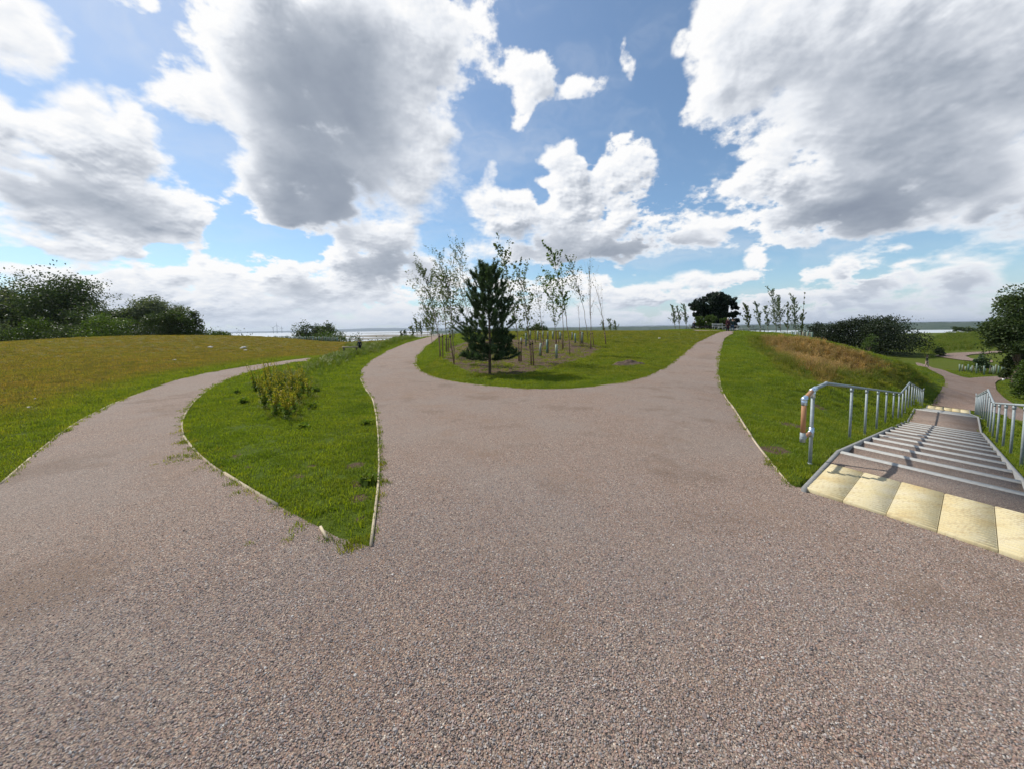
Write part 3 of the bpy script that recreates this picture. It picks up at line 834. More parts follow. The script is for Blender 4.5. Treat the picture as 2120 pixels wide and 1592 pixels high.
def flat(az0, az1, d0, d1, z, seed):
    n = 60; t = np.linspace(0, 1, n); az = np.radians(az0 + (az1 - az0) * t); w = np.sin(PI * t) ** .6
    mid = (d0 + d1) / 2; hw = (d1 - d0) / 2 * w * (1 + .3 * np.sin(t * 23 + seed))
    V = np.concatenate([np.c_[np.sin(az) * (mid - hw), np.cos(az) * (mid - hw), az * 0 + z], np.c_[np.sin(az) * (mid + hw), np.cos(az) * (mid + hw), az * 0 + z]])
    k = np.arange(n - 1)
    return mesh_np('flat', V, None, np.stack([k, k + 1, n + k + 1, n + k], -1)[:, ::-1])
for q, (a0, a1, d0, d1, lb) in enumerate([(-28, -2, 1250, 1900, 'near tongue of wet brown sand left by the tide'), (-22, 6, 2500, 3800, 'far streak of wet sand across the estuary'), (-30, -14, 980, 1120, 'thin strip of sand by the near shore')]):
    tag(link('sand_flat', flat(a0, a1, d0, d1, WATER_Z + .4 + .1 * q, q), M['sand']), lb, kind='structure')
def shore(name, az0, az1, dist, depth, hts, mat, label, seed):
    """land across the water: a real strip with depth and a rolling skyline"""
    n = 420; t = np.linspace(0, 1, n); az = np.radians(az0 + (az1 - az0) * t)
    hp_ = np.interp(az0 + (az1 - az0) * t, [h[0] for h in hts], [h[1] for h in hts])
    rows = []
    for r_, f in ((0, 0.0), (.02, .10), (.10, .22), (.3, .45), (.6, .8), (.85, 1.0), (1.0, .6)):
        ro = dist + depth * r_ + 60 * fbm(az * 40, az * 0 + r_ * 5, az * 0, 3, .5, seed)
        z = WATER_Z - 1 + (hp_ + 20) * f + (.16 * hp_ + 5) * fbm(az * 60, az * 0 + r_ * 9, az * 0, 4, .6, seed + 3) * (f > 0) + (6 * np.abs(fbm(az * 400, az * 0 + r_ * 9, az * 0, 3, .7, seed + 9)) * (f > 0))
        rows.append(np.c_[np.sin(az) * ro, np.cos(az) * ro, z])
    V = np.concatenate(rows); Q = []
    k = np.arange(n - 1)
    for r_ in range(6): Q.append(np.stack([r_ * n + k, r_ * n + k + 1, (r_ + 1) * n + k + 1, (r_ + 1) * n + k], -1)[:, ::-1])
    return tag(link(name, mesh_np(name, V, None, np.concatenate(Q)), mat), label, kind='structure')
shore('far_shore', -12, 62, 1950, 1800, [(-12, -8), (0, 2), (10, 7), (30, 8), (50, 10), (62, 10)], M['far'], 'low wooded shore across the water', 3)
shore('far_hills', -70, 64, 9000, 4000, [(-70, 10), (-40, 8), (-32, 14), (-26, 40), (-20, 75), (-14, 60), (-8, 34), (5, 30), (20, 50), (40, 45), (64, 40)], M['farhill'], 'faint blue hills on the horizon', 13)
# ------------------------------------------------------------------ tactile paving and steps
def frame_xy(ux, uy):
    return np.array([[ux[0], uy[0], 0], [ux[1], uy[1], 0], [0, 0, 1]])
WU = SW / SWL
def ribbed_slab(w, d, h=.05, ribs=8, axis_w=None, axis_d=None):
    """paving slab with rounded ribs across it; w along axis_w, d along axis_d"""
    mb = MB(); A = np.array([[axis_w[0], axis_d[0], 0], [axis_w[1], axis_d[1], 0], [0, 0, 1]])
    mb.box((0, 0, -h / 2), (w - .004, d - .004, h), A, bev=.002)
    pitch = d / ribs
    for k in range(ribs):
        y = -d / 2 + pitch * (k + .5); hw = pitch * .22
        V = []
        for x in (-w / 2 + .012, w / 2 - .012):
            V += [(x, y - hw, -.001), (x, y - hw * .6, .008), (x, y + hw * .6, .008), (x, y + hw, -.001)]
        V = np.array(V) @ A.T
        mb.add(V, Q=[(0, 1, 5, 4), (1, 2, 6, 5), (2, 3, 7, 6), (0, 3, 2, 1), (4, 5, 6, 7)])
    return mb
def vec3(p, z): return (float(p[0]), float(p[1]), float(z))
TL = np.array([.1475, -.290]); TWID = float(np.hypot(*TL)); TLU = TL / TWID
TD = np.array([4.023 - 3.157, 4.664 - 3.961]); TDEP = float(np.hypot(*TD)); TDU = TD / TDEP
paving = thing('tactile_paving', 'strip of large buff ribbed tactile slabs at the top of the steps', 'paving', vec3(T0 + TL * 2.5 + TD * .5, .004))
slab_me = ribbed_slab(TWID, TDEP, .06, 20, TLU, TDU).mesh('slab')
for k in range(5):
    c = TL * (k - 2)
    link('slab', slab_me, M['slab'], paving, (c[0], c[1], random.uniform(-.002, .002)))
ZB = float(stair_z(25)); SB0 = 25.15
lp_ = thing('tactile_paving', 'far buff tactile strip where the steps meet the lower path', 'paving', vec3(S0 + SU * (SB0 + .5) + SW * .5, ZB + .03))
sl2 = ribbed_slab(SWL / 5, 1.0, .06, 10, WU, SU).mesh('slab')
for k in range(5):
    c = WU * SWL / 5 * (k - 2); link('slab', sl2, M['slab'], lp_, (c[0], c[1], 0))

steps = thing('outdoor_steps', 'long shallow outdoor steps with pale concrete nosings and gravel treads', 'steps', vec3(S0, 0))
def sp(s, w, z=0.0):
    p = S0 * 0 + SU * s + WU * w; return (p[0], p[1], z)
def slab_between(mb, s0, s1, w0, w1, ztop, zbot):
    V = [sp(s0, w0, ztop), sp(s1, w0, ztop), sp(s1, w1, ztop), sp(s0, w1, ztop), sp(s0, w0, zbot), sp(s1, w0, zbot), sp(s1, w1, zbot), sp(s0, w1, zbot)]
    mb.add(V, Q=[(0, 3, 2, 1), (4, 5, 6, 7), (0, 1, 5, 4), (1, 2, 6, 5), (2, 3, 7, 6), (3, 0, 4, 7)])
    return mb
NOSE = .105
M['tread'] = M['gravel']
slab_between(MB(), -.68, -NOSE / 2 - .002, .0, SWL, .004, -.3).build('top_landing', M['gravel'], steps)
zz = 0.0; s = 0.0
runs = [(0.0, 12, GOING, RISER, 0.0), (S_LAND1, 11, (25.0 - S_LAND1) / 11, 1.46 / 11, float(stair_z(S_LAND1 - .01)))]
for (s_start, n, go, ri, ztop) in runs:
    for k in range(n):
        s = s_start + k * go; z = ztop - k * ri
        nz = MB(); slab_between(nz, s - NOSE / 2 - .01, s + NOSE / 2, .001, SWL - .001, z + .012, z - ri - .05)
        nz.build('nosing', M['concrete'], steps)
        last = (k == n - 1)
        e = s + go - NOSE / 2 - .012
        if last and s_start == 0.0: e = S_LAND1 - NOSE / 2 - .012
        if last and s_start > 0: e = SB0 - .01
        slab_between(MB(), s + NOSE / 2 + .001, e, .0, SWL, z - ri + .0, z - ri - .35).build('landing' if last and s_start == 0 else 'tread', M['gravel'], steps)
# edging along both sides, following the slope
def edging(w0, w1):
    mb = MB(); ss = [-1.82, -.45, 0.0, S_LAND0, S_LAND0 + .12, S_LAND1, 25.0, 26.2]
    zs = [.006, .014, .016, float(stair_z(S_LAND0)) + .03, -1.57, -1.56, ZB + .03, ZB + .03]
    V = []
    for a_, z_ in zip(ss, zs):
        V += [sp(a_, w0, z_), sp(a_, w1, z_), sp(a_, w1, z_ - .62), sp(a_, w0, z_ - .62)]
    Q = []
    for k in range(len(ss) - 1):
        for e_ in range(4): Q.append((k * 4 + e_, k * 4 + (e_ + 1) % 4, k * 4 + 4 + (e_ + 1) % 4, k * 4 + 4 + e_))
    Q += [(3, 2, 1, 0), (28, 29, 30, 31)]
    return mb.add(V, Q=Q)
edging(-.048, -.002).build('side_kerb', M['side'], steps)
edging(SWL + .002, SWL + .048).build('side_kerb', M['side'], steps)

# ------------------------------------------------------------------ handrails
def handrail(name, side, posts, label, loop):
    w = -.20 if side < 0 else SWL + .20
    z0 = lambda s_: float(stair_z(min(max(s_, 0), 25.0))) - .04
    def rail_z(s_):
        if s_ < 0: return .93
        if s_ <= S_LAND0: return .93 - s_ * RISER / GOING
        if s_ <= S_LAND1: return .93 - S_LAND0 * RISER / GOING - .04
        if s_ <= 25.0: return .93 - 1.5 - (s_ - S_LAND1) * 1.46 / (25 - S_LAND1)
        return .93 - 2.96
    t = thing(name, label, 'handrail', vec3(S0 + SU * posts[0] + WU * w, 0))
    o = np.array(sp(posts[0], w))
    L = lambda s_, z_: tuple(np.array(sp(s_, w, z_)) - o)
    for s_ in posts:
        g_ = float(height(*(S0 + SU * s_ + WU * w))) - .12
        MB().tube([L(s_, g_), L(s_, rail_z(s_) - .02)], .0205, 10).build('post', M['galv'], t, True)
        MB().tube([L(s_, g_ + .10), L(s_, g_ + .135)], .031, 12).build('base_collar', M['galv'], t, True)
        MB().tube([L(s_, rail_z(s_) - .085), L(s_, rail_z(s_) - .03)], .027, 10).build('rail_clamp', M['galv'], t, True)
    path_ = [(s_, rail_z(s_)) for s_ in ([posts[0]] + [q for q in (0.0, S_LAND0, S_LAND0 + .3, S_LAND1, 25.0, 25.9) if q > posts[0]])]
    MB().tube([L(a_, b_) for a_, b_ in path_], .0225, 12).build('rail', M['galv'], t, True)
    for a_, b_ in path_[1:-1]:
        MB().ball(L(a_, b_), .028).build('elbow', M['galv'], t, True)
    if loop:
        a0 = posts[0]; zt, zb = rail_z(a0), .38; ze = zt - .07; X = .42
        MB().tube([L(a0 - X, ze), L(a0 - .06, zt - .012)], .0245, 12).build('sleeve', M['sleeve'], t, True)
        MB().tube([L(a0 - X, ze - .05), L(a0 - X, zb + .05)], .0265, 12).build('sleeve', M['sleeve'], t, True)
        MB().tube([L(a0 - X, zb), L(a0 - .06, zb)], .0225, 12).build('sleeve', M['sleeve'], t, True)
        MB().ball(L(a0 - X, ze), .035, 12, 8).tube([L(a0 - X, ze), L(a0 - X + .07, ze + .014)], .030, 12).tube([L(a0 - X, ze), L(a0 - X, ze - .07)], .031, 12).build('fitting', M['fitting'], t, True)
        MB().ball(L(a0 - X, zb), .032, 12, 8).tube([L(a0 - X, zb), L(a0 - X + .07, zb)], .028, 12).tube([L(a0 - X, zb + .07), L(a0 - X, zb - .045)], .029, 12).build('fitting', M['galv'], t, True)
        MB().tube([L(a0 - .08, zt - .012), L(a0 + .13, zt)], .030, 12).tube([L(a0, zt - .1), L(a0, zt)], .028, 12).build('fitting', M['fitting'], t, True)
        MB().tube([L(a0 - .08, zb), L(a0 + .03, zb)], .028, 12).tube([L(a0, zb - .06), L(a0, zb + .06)], .0285, 12).build('fitting', M['fitting'], t, True)
    return t
PS = [-.75, 2.05, 3.8, 5.6, 7.35, 9.2, 10.9, 12.2, 13.5, 14.85, 16.4, 17.9, 19.4, 20.9, 22.4, 23.9, 25.4]
handrail('handrail', -1, PS, 'galvanised steel handrail beside the grass bank, its end loop sleeved in brown timber', True)
handrail('handrail', 1, [.2] + PS[1:], 'galvanised steel handrail on the outer side of the steps, cut by the frame', True)

# ------------------------------------------------------------------ timber edging boards
def edge_run(pts, label, group, gaps=(), blen=1.5, off=.0):
    p = np.array(pts); seg = np.r_[0, np.cumsum(np.hypot(*np.diff(p, axis=0).T))]
    f = lambda d_: np.array([np.interp(d_, seg, p[:, 0]), np.interp(d_, seg, p[:, 1])])
    base = f(0)
    t = thing('timber_edging', label, 'path edging', vec3(base, 0), group=group)
    d_ = 0.0; k = 0
    while d_ < seg[-1] - .1:
        L_ = min(blen * random.uniform(.85, 1.1), seg[-1] - d_); a_, b_ = f(d_), f(d_ + L_); m_ = f(d_ + L_ / 2)
        d_ += L_; k += 1
        if any(g0 < (d_ - L_ / 2) / seg[-1] < g1 for g0, g1 in gaps): continue
        mb = MB(); row = []
        n_ = 4
        for q in range(n_ + 1):
            c = f(d_ - L_ + .006 + (L_ - .012) * q / n_); e = f(min(d_ - L_ + L_ * q / n_ + .05, seg[-1])) - f(max(d_ - L_ + L_ * q / n_ - .05, 0)); e = e / (np.linalg.norm(e) + 1e-9); nrm = np.array([-e[1], e[0]])
            z = float(height(*c)); row.append((c, nrm, z))
        lift = random.uniform(.012, .030); tilt = random.uniform(-.006, .006)
        V = []
        for c, nrm, z in row:
            for sgn, zz_ in ((-.5, lift), (.5, lift + tilt), (.5, -.09), (-.5, -.09)):
                q_ = c + nrm * (.022 * sgn) - base; V.append((q_[0], q_[1], z + zz_))
        Q = [(a * 4 + e_, a * 4 + (e_ + 1) % 4, a * 4 + 4 + (e_ + 1) % 4, a * 4 + 4 + e_) for a in range(n_) for e_ in range(4)] + [(3, 2, 1, 0), (n_ * 4, n_ * 4 + 1, n_ * 4 + 2, n_ * 4 + 3)]
        mb.add(V, Q=Q).build('board', M['timber'], t)
    return t
GE = 'timber boards edging the gravel paths'
edge_run(edge_field[:8], 'thin timber edging between the olive field and the outer path', GE, gaps=((.72, .8),))
edge_run(edge_isl_l[3:], 'broken timber edging round the curved outer side of the pointed lawn', GE, gaps=((.36, .43), (.93, .955)))
edge_run(edge_isl_r[:10], 'straight timber edging on the inner side of the pointed lawn', GE)
edge_run(edge_mid[2:9], 'timber edging round the near tip of the tree island', GE, gaps=((.55, .62),))
edge_run(edge_mid[9:15], 'grass-covered timber edging where the tree island meets the wide gravel', GE, gaps=((.1, .3), (.5, .8)))
edge_run(edge_right[1:11], 'timber edging between the bench path and the grass bank', GE, gaps=((.55, .66),))
# one board that has come away, lying on the gravel by the tip of the lawn
a_, b_ = ground_pt(665, 1096), ground_pt(676, 1116)
MB().box((0, 0, 0), (.018, float(np.hypot(*(b_ - a_)[:2])) + .05, .03)).build('loose_board', M['timber'], None, loc=tuple((a_ + b_) / 2 + np.array([0, 0, .012])), rz=-math.atan2(b_[0] - a_[0], b_[1] - a_[1]))
tag(bpy.data.objects['loose_board'], 'loose splinter of edging board lying on the gravel by the lawn tip', 'board')
# ------------------------------------------------------------------ foliage
def rand_dirs(n):
    v = rng.normal(size=(n, 3)); return v / np.linalg.norm(v, axis=1, keepdims=True)
def leaf_quads(C, size, elong=1.6, bias=None, flat=.0):
    """a four cornered leaf (or small spray) at every point of C"""
    n = len(C); d = rand_dirs(n)
    if bias is not None: d = d + np.asarray(bias); d /= np.linalg.norm(d, axis=1, keepdims=True)
    r = rand_dirs(n); s = np.cross(d, r); s /= np.linalg.norm(s, axis=1, keepdims=True) + 1e-9
    sz = (np.asarray(size) * rng.uniform(.6, 1.35, n))[:, None]
    a = C - d * sz * elong * .5; b = C + s * sz * .5; c = C + d * sz * elong * .5; e = C - s * sz * .5
    V = np.stack([a, b, c, e], 1).reshape(-1, 3); k = np.arange(n) * 4
    return V, np.stack([k, k + 1, k + 2, k + 3], -1)

def crown_points(lobes, n, clumps=26, wind=(.0, 0, 0), spread=.20):
    vol = np.array([(l[3] * l[4] * l[5]) ** (2 / 3) for l in lobes]); cnt = np.maximum(6, (n * vol / vol.sum()).astype(int)); out = []
    for l, c in zip(lobes, cnt):
        ctr = np.array(l[:3]); R = np.array(l[3:6])
        k = max(6, int(clumps * (R.mean() ** .5)))
        u = rand_dirs(k); u[:, 2] = np.where(u[:, 2] < -.55, -u[:, 2], u[:, 2])
        cc = u * rng.uniform(.35, .92, (k, 1))
        idx = rng.integers(0, k, c); w_ = rng.uniform(.7, 1.5, k)[idx][:, None]
        g_ = rng.normal(size=(c, 3)); ln = np.linalg.norm(g_, axis=1, keepdims=True); g_ = g_ / ln * np.minimum(ln, 1.55)
        p = cc[idx] + g_ * spread * w_
        out.append(ctr + p * R)
    return np.concatenate(out)

def tree(name, label, cat, base, h, w, mat, n=3500, leaf=.22, lobes=None, group=None, trunk=True, bark='bark', lean=0.0, clumps=26, low=.12, spread=.20, flat=1.0):
    """a tree or shrub: tapering trunk with limbs, and a crown of many small leaf sprays in uneven clumps"""
    t = thing(name, label, cat, tuple(base), group=group)
    if lobes is None:
        k = 7 + int(w / 2); lobes = [(lean * h * .5, 0, h * (.5 + low / 2), w * .33, w * .33 * flat, h * (.5 - low / 2) * .86)]
        for q in range(k):
            a_ = rng.uniform(0, 2 * PI); rr = rng.uniform(.25, .56) * w * .5; zz_ = h * rng.uniform(low + .12, .86); f = math.sqrt(max(.1, 1 - ((zz_ / h - .45) / .62) ** 2))
            s_ = rng.uniform(.15, .26) * w
            lobes.append((math.cos(a_) * rr * f * 1.15 + lean * zz_, math.sin(a_) * rr * f * flat, min(zz_, h - s_ * .62), s_, s_ * flat, s_ * rng.uniform(.55, .85)))
        if not trunk:                        # bushes are leafy to the ground
            for q in range(6):
                a_ = 2 * PI * q / 6 + rng.random(); lobes.append((math.cos(a_) * w * .27, math.sin(a_) * w * .27 * flat, h * rng.uniform(.2, .38), w * .21, w * .21 * flat, h * .34))
    if trunk:
        mb = MB(); top = h * .72
        pts = [(lean * z_ + .03 * h * math.sin(z_ * 1.3 + h), .02 * h * math.cos(z_ * 1.7), z_) for z_ in np.linspace(-.2, top, 7)]
        mb.tube(pts, list(np.linspace(.035 * h + .03, .008 * h + .01, 7)), 7)
        for l in lobes[1:9]:
            z0_ = max(.15 * h, l[2] - .3 * h); q0 = (lean * z0_, 0, z0_)
            mb.tube([q0, ((q0[0] + l[0]) / 2, l[1] / 2, (z0_ + l[2]) / 2 + .03 * h), (l[0], l[1], l[2])], [.014 * h + .01, .009 * h + .006, .004 * h], 5)
        mb.build('trunk', M[bark], t, True)
    V, Q = leaf_quads(crown_points(lobes, int(n * 1.8), clumps, spread=spread), leaf * .74)
    V[:, 2] = np.maximum(V[:, 2], -.1)
    link('crown', mesh_np('crown', V, None, Q), M[mat], t)
    return t
def px_tree(x, yb, yt, wpx, Y, name, label, cat, mat, **kw):
    """tree whose foot, top and width are seen at these points of the photograph, at distance Y"""
    b = dep(x, yb, Y); tpt = dep(x, yt, Y); g_ = float(height(b[0], b[1]))
    h = tpt[2] - g_; w_ = wpx / FPX * Y
    return tree(name, label, cat, (b[0], b[1], g_ - .05), h, w_, mat, **kw)

GL = 'trees and shrubs along the edge of the olive field'
L_ = lambda x, yb, yt, w, Y, nm, lb, ct, mat, **k: px_tree(x, yb, yt, w * 1.38, Y, nm, lb, ct, mat, group=GL, **k)
L_(-45, 712, 566, 150, 60, 'tree', 'grey-green wind-blown tree cut by the frame edge beyond the field', 'tree', 'leaf_grey', n=9000, leaf=.30, lean=.04)
L_(35, 712, 560, 110, 66, 'tree', 'tall grey-green tree with a feathery top nearest the frame edge', 'tree', 'leaf_grey', n=9000, leaf=.28, clumps=40)
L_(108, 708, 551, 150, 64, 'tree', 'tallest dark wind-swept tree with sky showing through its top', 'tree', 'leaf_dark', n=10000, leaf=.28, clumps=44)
L_(160, 706, 586, 80, 66, 'tree', 'dark tree sloping down on the side of the tallest tree', 'tree', 'leaf_grey', n=6500, leaf=.26)
L_(18, 714, 645, 90, 56, 'shrub', 'silvery sea-buckthorn shrub low at the frame edge', 'shrub', 'leaf_grey', n=5000, leaf=.20, trunk=False, low=0)
L_(75, 712, 652, 100, 56, 'shrub', 'broad dull green shrub in front of the tallest tree', 'shrub', 'leaf_mid', n=5200, leaf=.20, trunk=False, low=0)
L_(140, 709, 668, 80, 55, 'shrub', 'low rounded dark shrub before the wind-swept trees', 'shrub', 'leaf_dark', n=4200, leaf=.18, trunk=False, low=0)
L_(196, 707, 628, 100, 60, 'shrub', 'dark green shrub under the gap between the two tall clumps', 'shrub', 'leaf_dark', n=5200, leaf=.20, trunk=False, low=0)
L_(238, 705, 624, 96, 62, 'tree', 'dark flat-topped tree between the two tall clumps', 'tree', 'leaf_dark', n=6500, leaf=.24)
L_(232, 704, 648, 90, 56, 'shrub', 'bright yellow-green rounded shrub in the middle of the row', 'shrub', 'leaf_bright', n=6000, leaf=.18, trunk=False, low=0)
L_(300, 703, 613, 74, 62, 'tree', 'grey willow with a ragged top left of the second clump', 'tree', 'leaf_grey', n=6500, leaf=.24, clumps=40)
L_(345, 703, 612, 86, 64, 'tree', 'round-headed grey-green tree crowning the second clump', 'tree', 'leaf_grey', n=7000, leaf=.24, clumps=36)
L_(300, 703, 650, 90, 57, 'shrub', 'very dark shrub at the foot of the second clump', 'shrub', 'leaf_dark', n=5200, leaf=.19, trunk=False, low=0)
L_(372, 702, 640, 70, 60, 'tree', 'dark green tree on the falling side of the second clump', 'tree', 'leaf_dark', n=5200, leaf=.22)
L_(402, 702, 655, 40, 60, 'shrub', 'small dark shrub ending the second clump', 'shrub', 'leaf_mid', n=2600, leaf=.18, trunk=False, low=0)
L_(437, 702, 676, 60, 85, 'tree', 'mid green tree further off behind the field crest', 'tree', 'leaf_mid', n=2800, leaf=.30)
L_(462, 702, 683, 50, 90, 'tree', 'low mid green tree next to the round dark bush', 'tree', 'leaf_mid', n=2200, leaf=.30)
L_(500, 702, 682, 54, 80, 'bush', 'round very dark bush on the field crest', 'bush', 'leaf_dark', n=2600, leaf=.26, trunk=False, low=0)
L_(-110, 712, 575, 170, 60, 'tree', 'broad tree outside the frame edge', 'tree', 'leaf_dark', n=5000, leaf=.34)
GF = 'distant trees towards the estuary'
F_ = lambda x, yb, yt, w, Y, nm, lb, ct, mat, **k: px_tree(x, yb, yt, w * 1.5, Y, nm, lb, ct, mat, group=GF, **k)
F_(628, 704, 663, 40, 120, 'tree', 'dark flat-topped distant tree, first of the clump of three', 'tree', 'leaf_dark', n=2600, leaf=.36)
F_(655, 704, 667, 40, 122, 'tree', 'dark middle tree of the distant clump of three', 'tree', 'leaf_dark', n=2600, leaf=.36)
F_(678, 704, 663, 44, 118, 'tree', 'dark pointed distant tree, last of the clump of three', 'tree', 'leaf_dark', n=2600, leaf=.36)
F_(600, 704, 686, 30, 110, 'bush', 'small dark bush at the foot of the distant clump', 'bush', 'leaf_dark', n=1200, leaf=.3, trunk=False, low=0)
F_(560, 705, 692, 24, 105, 'bush', 'tiny dark bush against the bright water', 'bush', 'leaf_dark', n=700, leaf=.3, trunk=False, low=0)
F_(665, 712, 678, 86, 90, 'shrub', 'olive green scrub thicket before the distant clump', 'shrub', 'leaf_mid', n=4500, leaf=.26, trunk=False, low=0)
F_(705, 710, 690, 30, 92, 'shrub', 'low olive scrub beside the thicket', 'shrub', 'leaf_mid', n=1600, leaf=.26, trunk=False, low=0)
F_(742, 712, 685, 24, 100, 'bush', 'small pointed dark bush on the sand edge', 'bush', 'leaf_dark', n=1300, leaf=.28, trunk=False, low=0)
F_(730, 712, 697, 40, 96, 'bush', 'low wide dark bush left of the pointed one', 'bush', 'leaf_dark', n=1500, leaf=.28, trunk=False, low=0)
F_(790, 712, 690, 34, 95, 'bush', 'round dark bush against the sand flats', 'bush', 'leaf_dark', n=1800, leaf=.28, trunk=False, low=0)
F_(766, 716, 701, 26, 80, 'bush', 'low round green bush behind the seated walker', 'bush', 'leaf_mid', n=1300, leaf=.24, trunk=False, low=0)
F_(822, 708, 697, 40, 95, 'bush', 'flat dark bush where the middle path goes over the crest', 'bush', 'leaf_dark', n=1400, leaf=.28, trunk=False, low=0)
F_(1118, 690, 663, 46, 85, 'tree', 'dark rounded tree seen behind the staked saplings', 'tree', 'leaf_dark', n=2600, leaf=.28)
F_(1340, 690, 678, 22, 110, 'bush', 'small dark bush on the skyline of the tree island', 'bush', 'leaf_dark', n=900, leaf=.3, trunk=False, low=0)
# dark bushes in the dip on the far side of the bank
GR = 'dark bushes in the dip behind the grass bank'
R_ = lambda x, yb, yt, w, Y, nm, lb, ct, mat, **k: px_tree(x, yb, yt, w * 1.65, Y, nm, lb, ct, mat, group=GR, **k)
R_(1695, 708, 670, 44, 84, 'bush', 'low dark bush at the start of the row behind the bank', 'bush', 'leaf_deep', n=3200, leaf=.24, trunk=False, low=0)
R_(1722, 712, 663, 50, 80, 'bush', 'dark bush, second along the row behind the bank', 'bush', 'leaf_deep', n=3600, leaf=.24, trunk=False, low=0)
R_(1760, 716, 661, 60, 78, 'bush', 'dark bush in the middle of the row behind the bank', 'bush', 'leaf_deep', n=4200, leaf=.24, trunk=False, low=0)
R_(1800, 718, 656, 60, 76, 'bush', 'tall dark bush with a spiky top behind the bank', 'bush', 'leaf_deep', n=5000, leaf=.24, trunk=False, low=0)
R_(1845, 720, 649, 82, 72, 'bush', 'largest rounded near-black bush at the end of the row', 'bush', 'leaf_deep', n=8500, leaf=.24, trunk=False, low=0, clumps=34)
R_(1800, 722, 688, 26, 68, 'shrub', 'thin pale young shrub in front of the largest dark bush', 'shrub', 'leaf_mid', n=800, leaf=.16, low=0)
R_(1668, 700, 683, 30, 88, 'bush', 'small dark bush beside the young poplars', 'bush', 'leaf_deep', n=1400, leaf=.24, trunk=False, low=0)
# low meadow beyond the steps
GM = 'trees and shrubs of the low meadow'
Mw = lambda x, yb, yt, w, Y, nm, lb, ct, mat, **k: px_tree(x, yb, yt, w, Y, nm, lb, ct, mat, group=GM, **k)
Mw(1985, 690, 677, 24, 190, 'tree', 'small round far tree on the meadow skyline', 'tree', 'leaf_dark', n=900, leaf=.5)
Mw(2012, 690, 679, 30, 190, 'tree', 'wide far tree on the meadow skyline', 'tree', 'leaf_dark', n=1000, leaf=.5)
Mw(2038, 690, 680, 30, 180, 'tree', 'far tree partly behind the big leafy tree', 'tree', 'leaf_dark', n=1000, leaf=.5)
Mw(1945, 735, 716, 22, 68, 'shrub', 'dark young shrub at the head of the hairpin path', 'shrub', 'leaf_dark', n=900, leaf=.16, low=0)
Mw(2032, 762, 730, 30, 44, 'pine_tree', 'small dark bushy pine inside the hairpin bend', 'tree', 'needle', n=2600, leaf=.14, low=0)
Mw(2112, 770, 576, 150, 33, 'tree', 'big leafy tree at the frame edge above the low path', 'tree', 'leaf_dark', n=15000, leaf=.17, clumps=40, low=.05)
Mw(2106, 778, 690, 56, 34, 'tree', 'dark lower growth beside the big leafy tree', 'tree', 'leaf_dark', n=6000, leaf=.15, low=0)
Mw(2132, 808, 735, 60, 29, 'shrub', 'leafy green shrub under the big tree', 'shrub', 'leaf_mid', n=4500, leaf=.12, trunk=False, low=0)
Mw(2180, 780, 560, 120, 34, 'tree', 'leafy tree outside the frame beside the low path', 'tree', 'leaf_dark', n=6000, leaf=.22)

# the broad dark pine on the skyline with tiers of needles
def spiky_points(lobes, n):
    return crown_points(lobes, n, 30, spread=.11)
b = dep(1478, 690, 62); gz = float(height(b[0], b[1])); sc = 62 / FPX
t = thing('pine_tree', 'broad near-black pine on the skyline with a flat-bottomed spreading crown', 'tree', (b[0], b[1], gz)); DZ = b[2] - gz
lob = [(0, 0, 58 * sc, 40 * sc, 30 * sc, 24 * sc), (-30 * sc, 0, 52 * sc, 22 * sc, 20 * sc, 14 * sc), (26 * sc, 0, 56 * sc, 24 * sc, 20 * sc, 16 * sc), (0, 0, 36 * sc, 34 * sc, 26 * sc, 24 * sc), (-26 * sc, 0, 34 * sc, 20 * sc, 18 * sc, 14 * sc),
       (34 * sc, 0, 34 * sc, 16 * sc, 12 * sc, 6 * sc), (44 * sc, 0, 40 * sc, 10 * sc, 8 * sc, 4 * sc), (42 * sc, 0, 24 * sc, 13 * sc, 8 * sc, 4 * sc), (40 * sc, 0, 13 * sc, 12 * sc, 9 * sc, 5 * sc), (0, 0, 16 * sc, 42 * sc, 26 * sc, 16 * sc), (5 * sc, 0, 70 * sc, 26 * sc, 20 * sc, 12 * sc), (-38 * sc, 0, 12 * sc, 10 * sc, 9 * sc, 8 * sc)]
lob = [(l[0], l[1], l[2] + DZ, *l[3:]) for l in lob]
mb = MB()
for (x0, x1) in ((-4, -14), (2, 8), (10, 30)): mb.tube([(x0 * sc, 0, -.2), ((x0 + x1) / 2 * sc, 0, 25 * sc), (x1 * sc, 0, 55 * sc + DZ)], [.22, .16, .06], 7)
mb.build('trunk', M['bark'], t, True)
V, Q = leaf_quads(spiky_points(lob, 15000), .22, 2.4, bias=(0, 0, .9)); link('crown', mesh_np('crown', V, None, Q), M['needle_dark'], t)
for (x, yt, w_, lb) in ((1448, 652, 26, 'olive green sapling before the broad dark pine'), (1472, 650, 30, 'fresh green young tree in front of the dark pine trunk'), (1497, 655, 22, 'slender green young tree by the standing couple')):
    px_tree(x, 690, yt, w_, 56, 'young_tree', lb, 'tree', 'leaf_mid', n=1200, leaf=.14, low=.1)

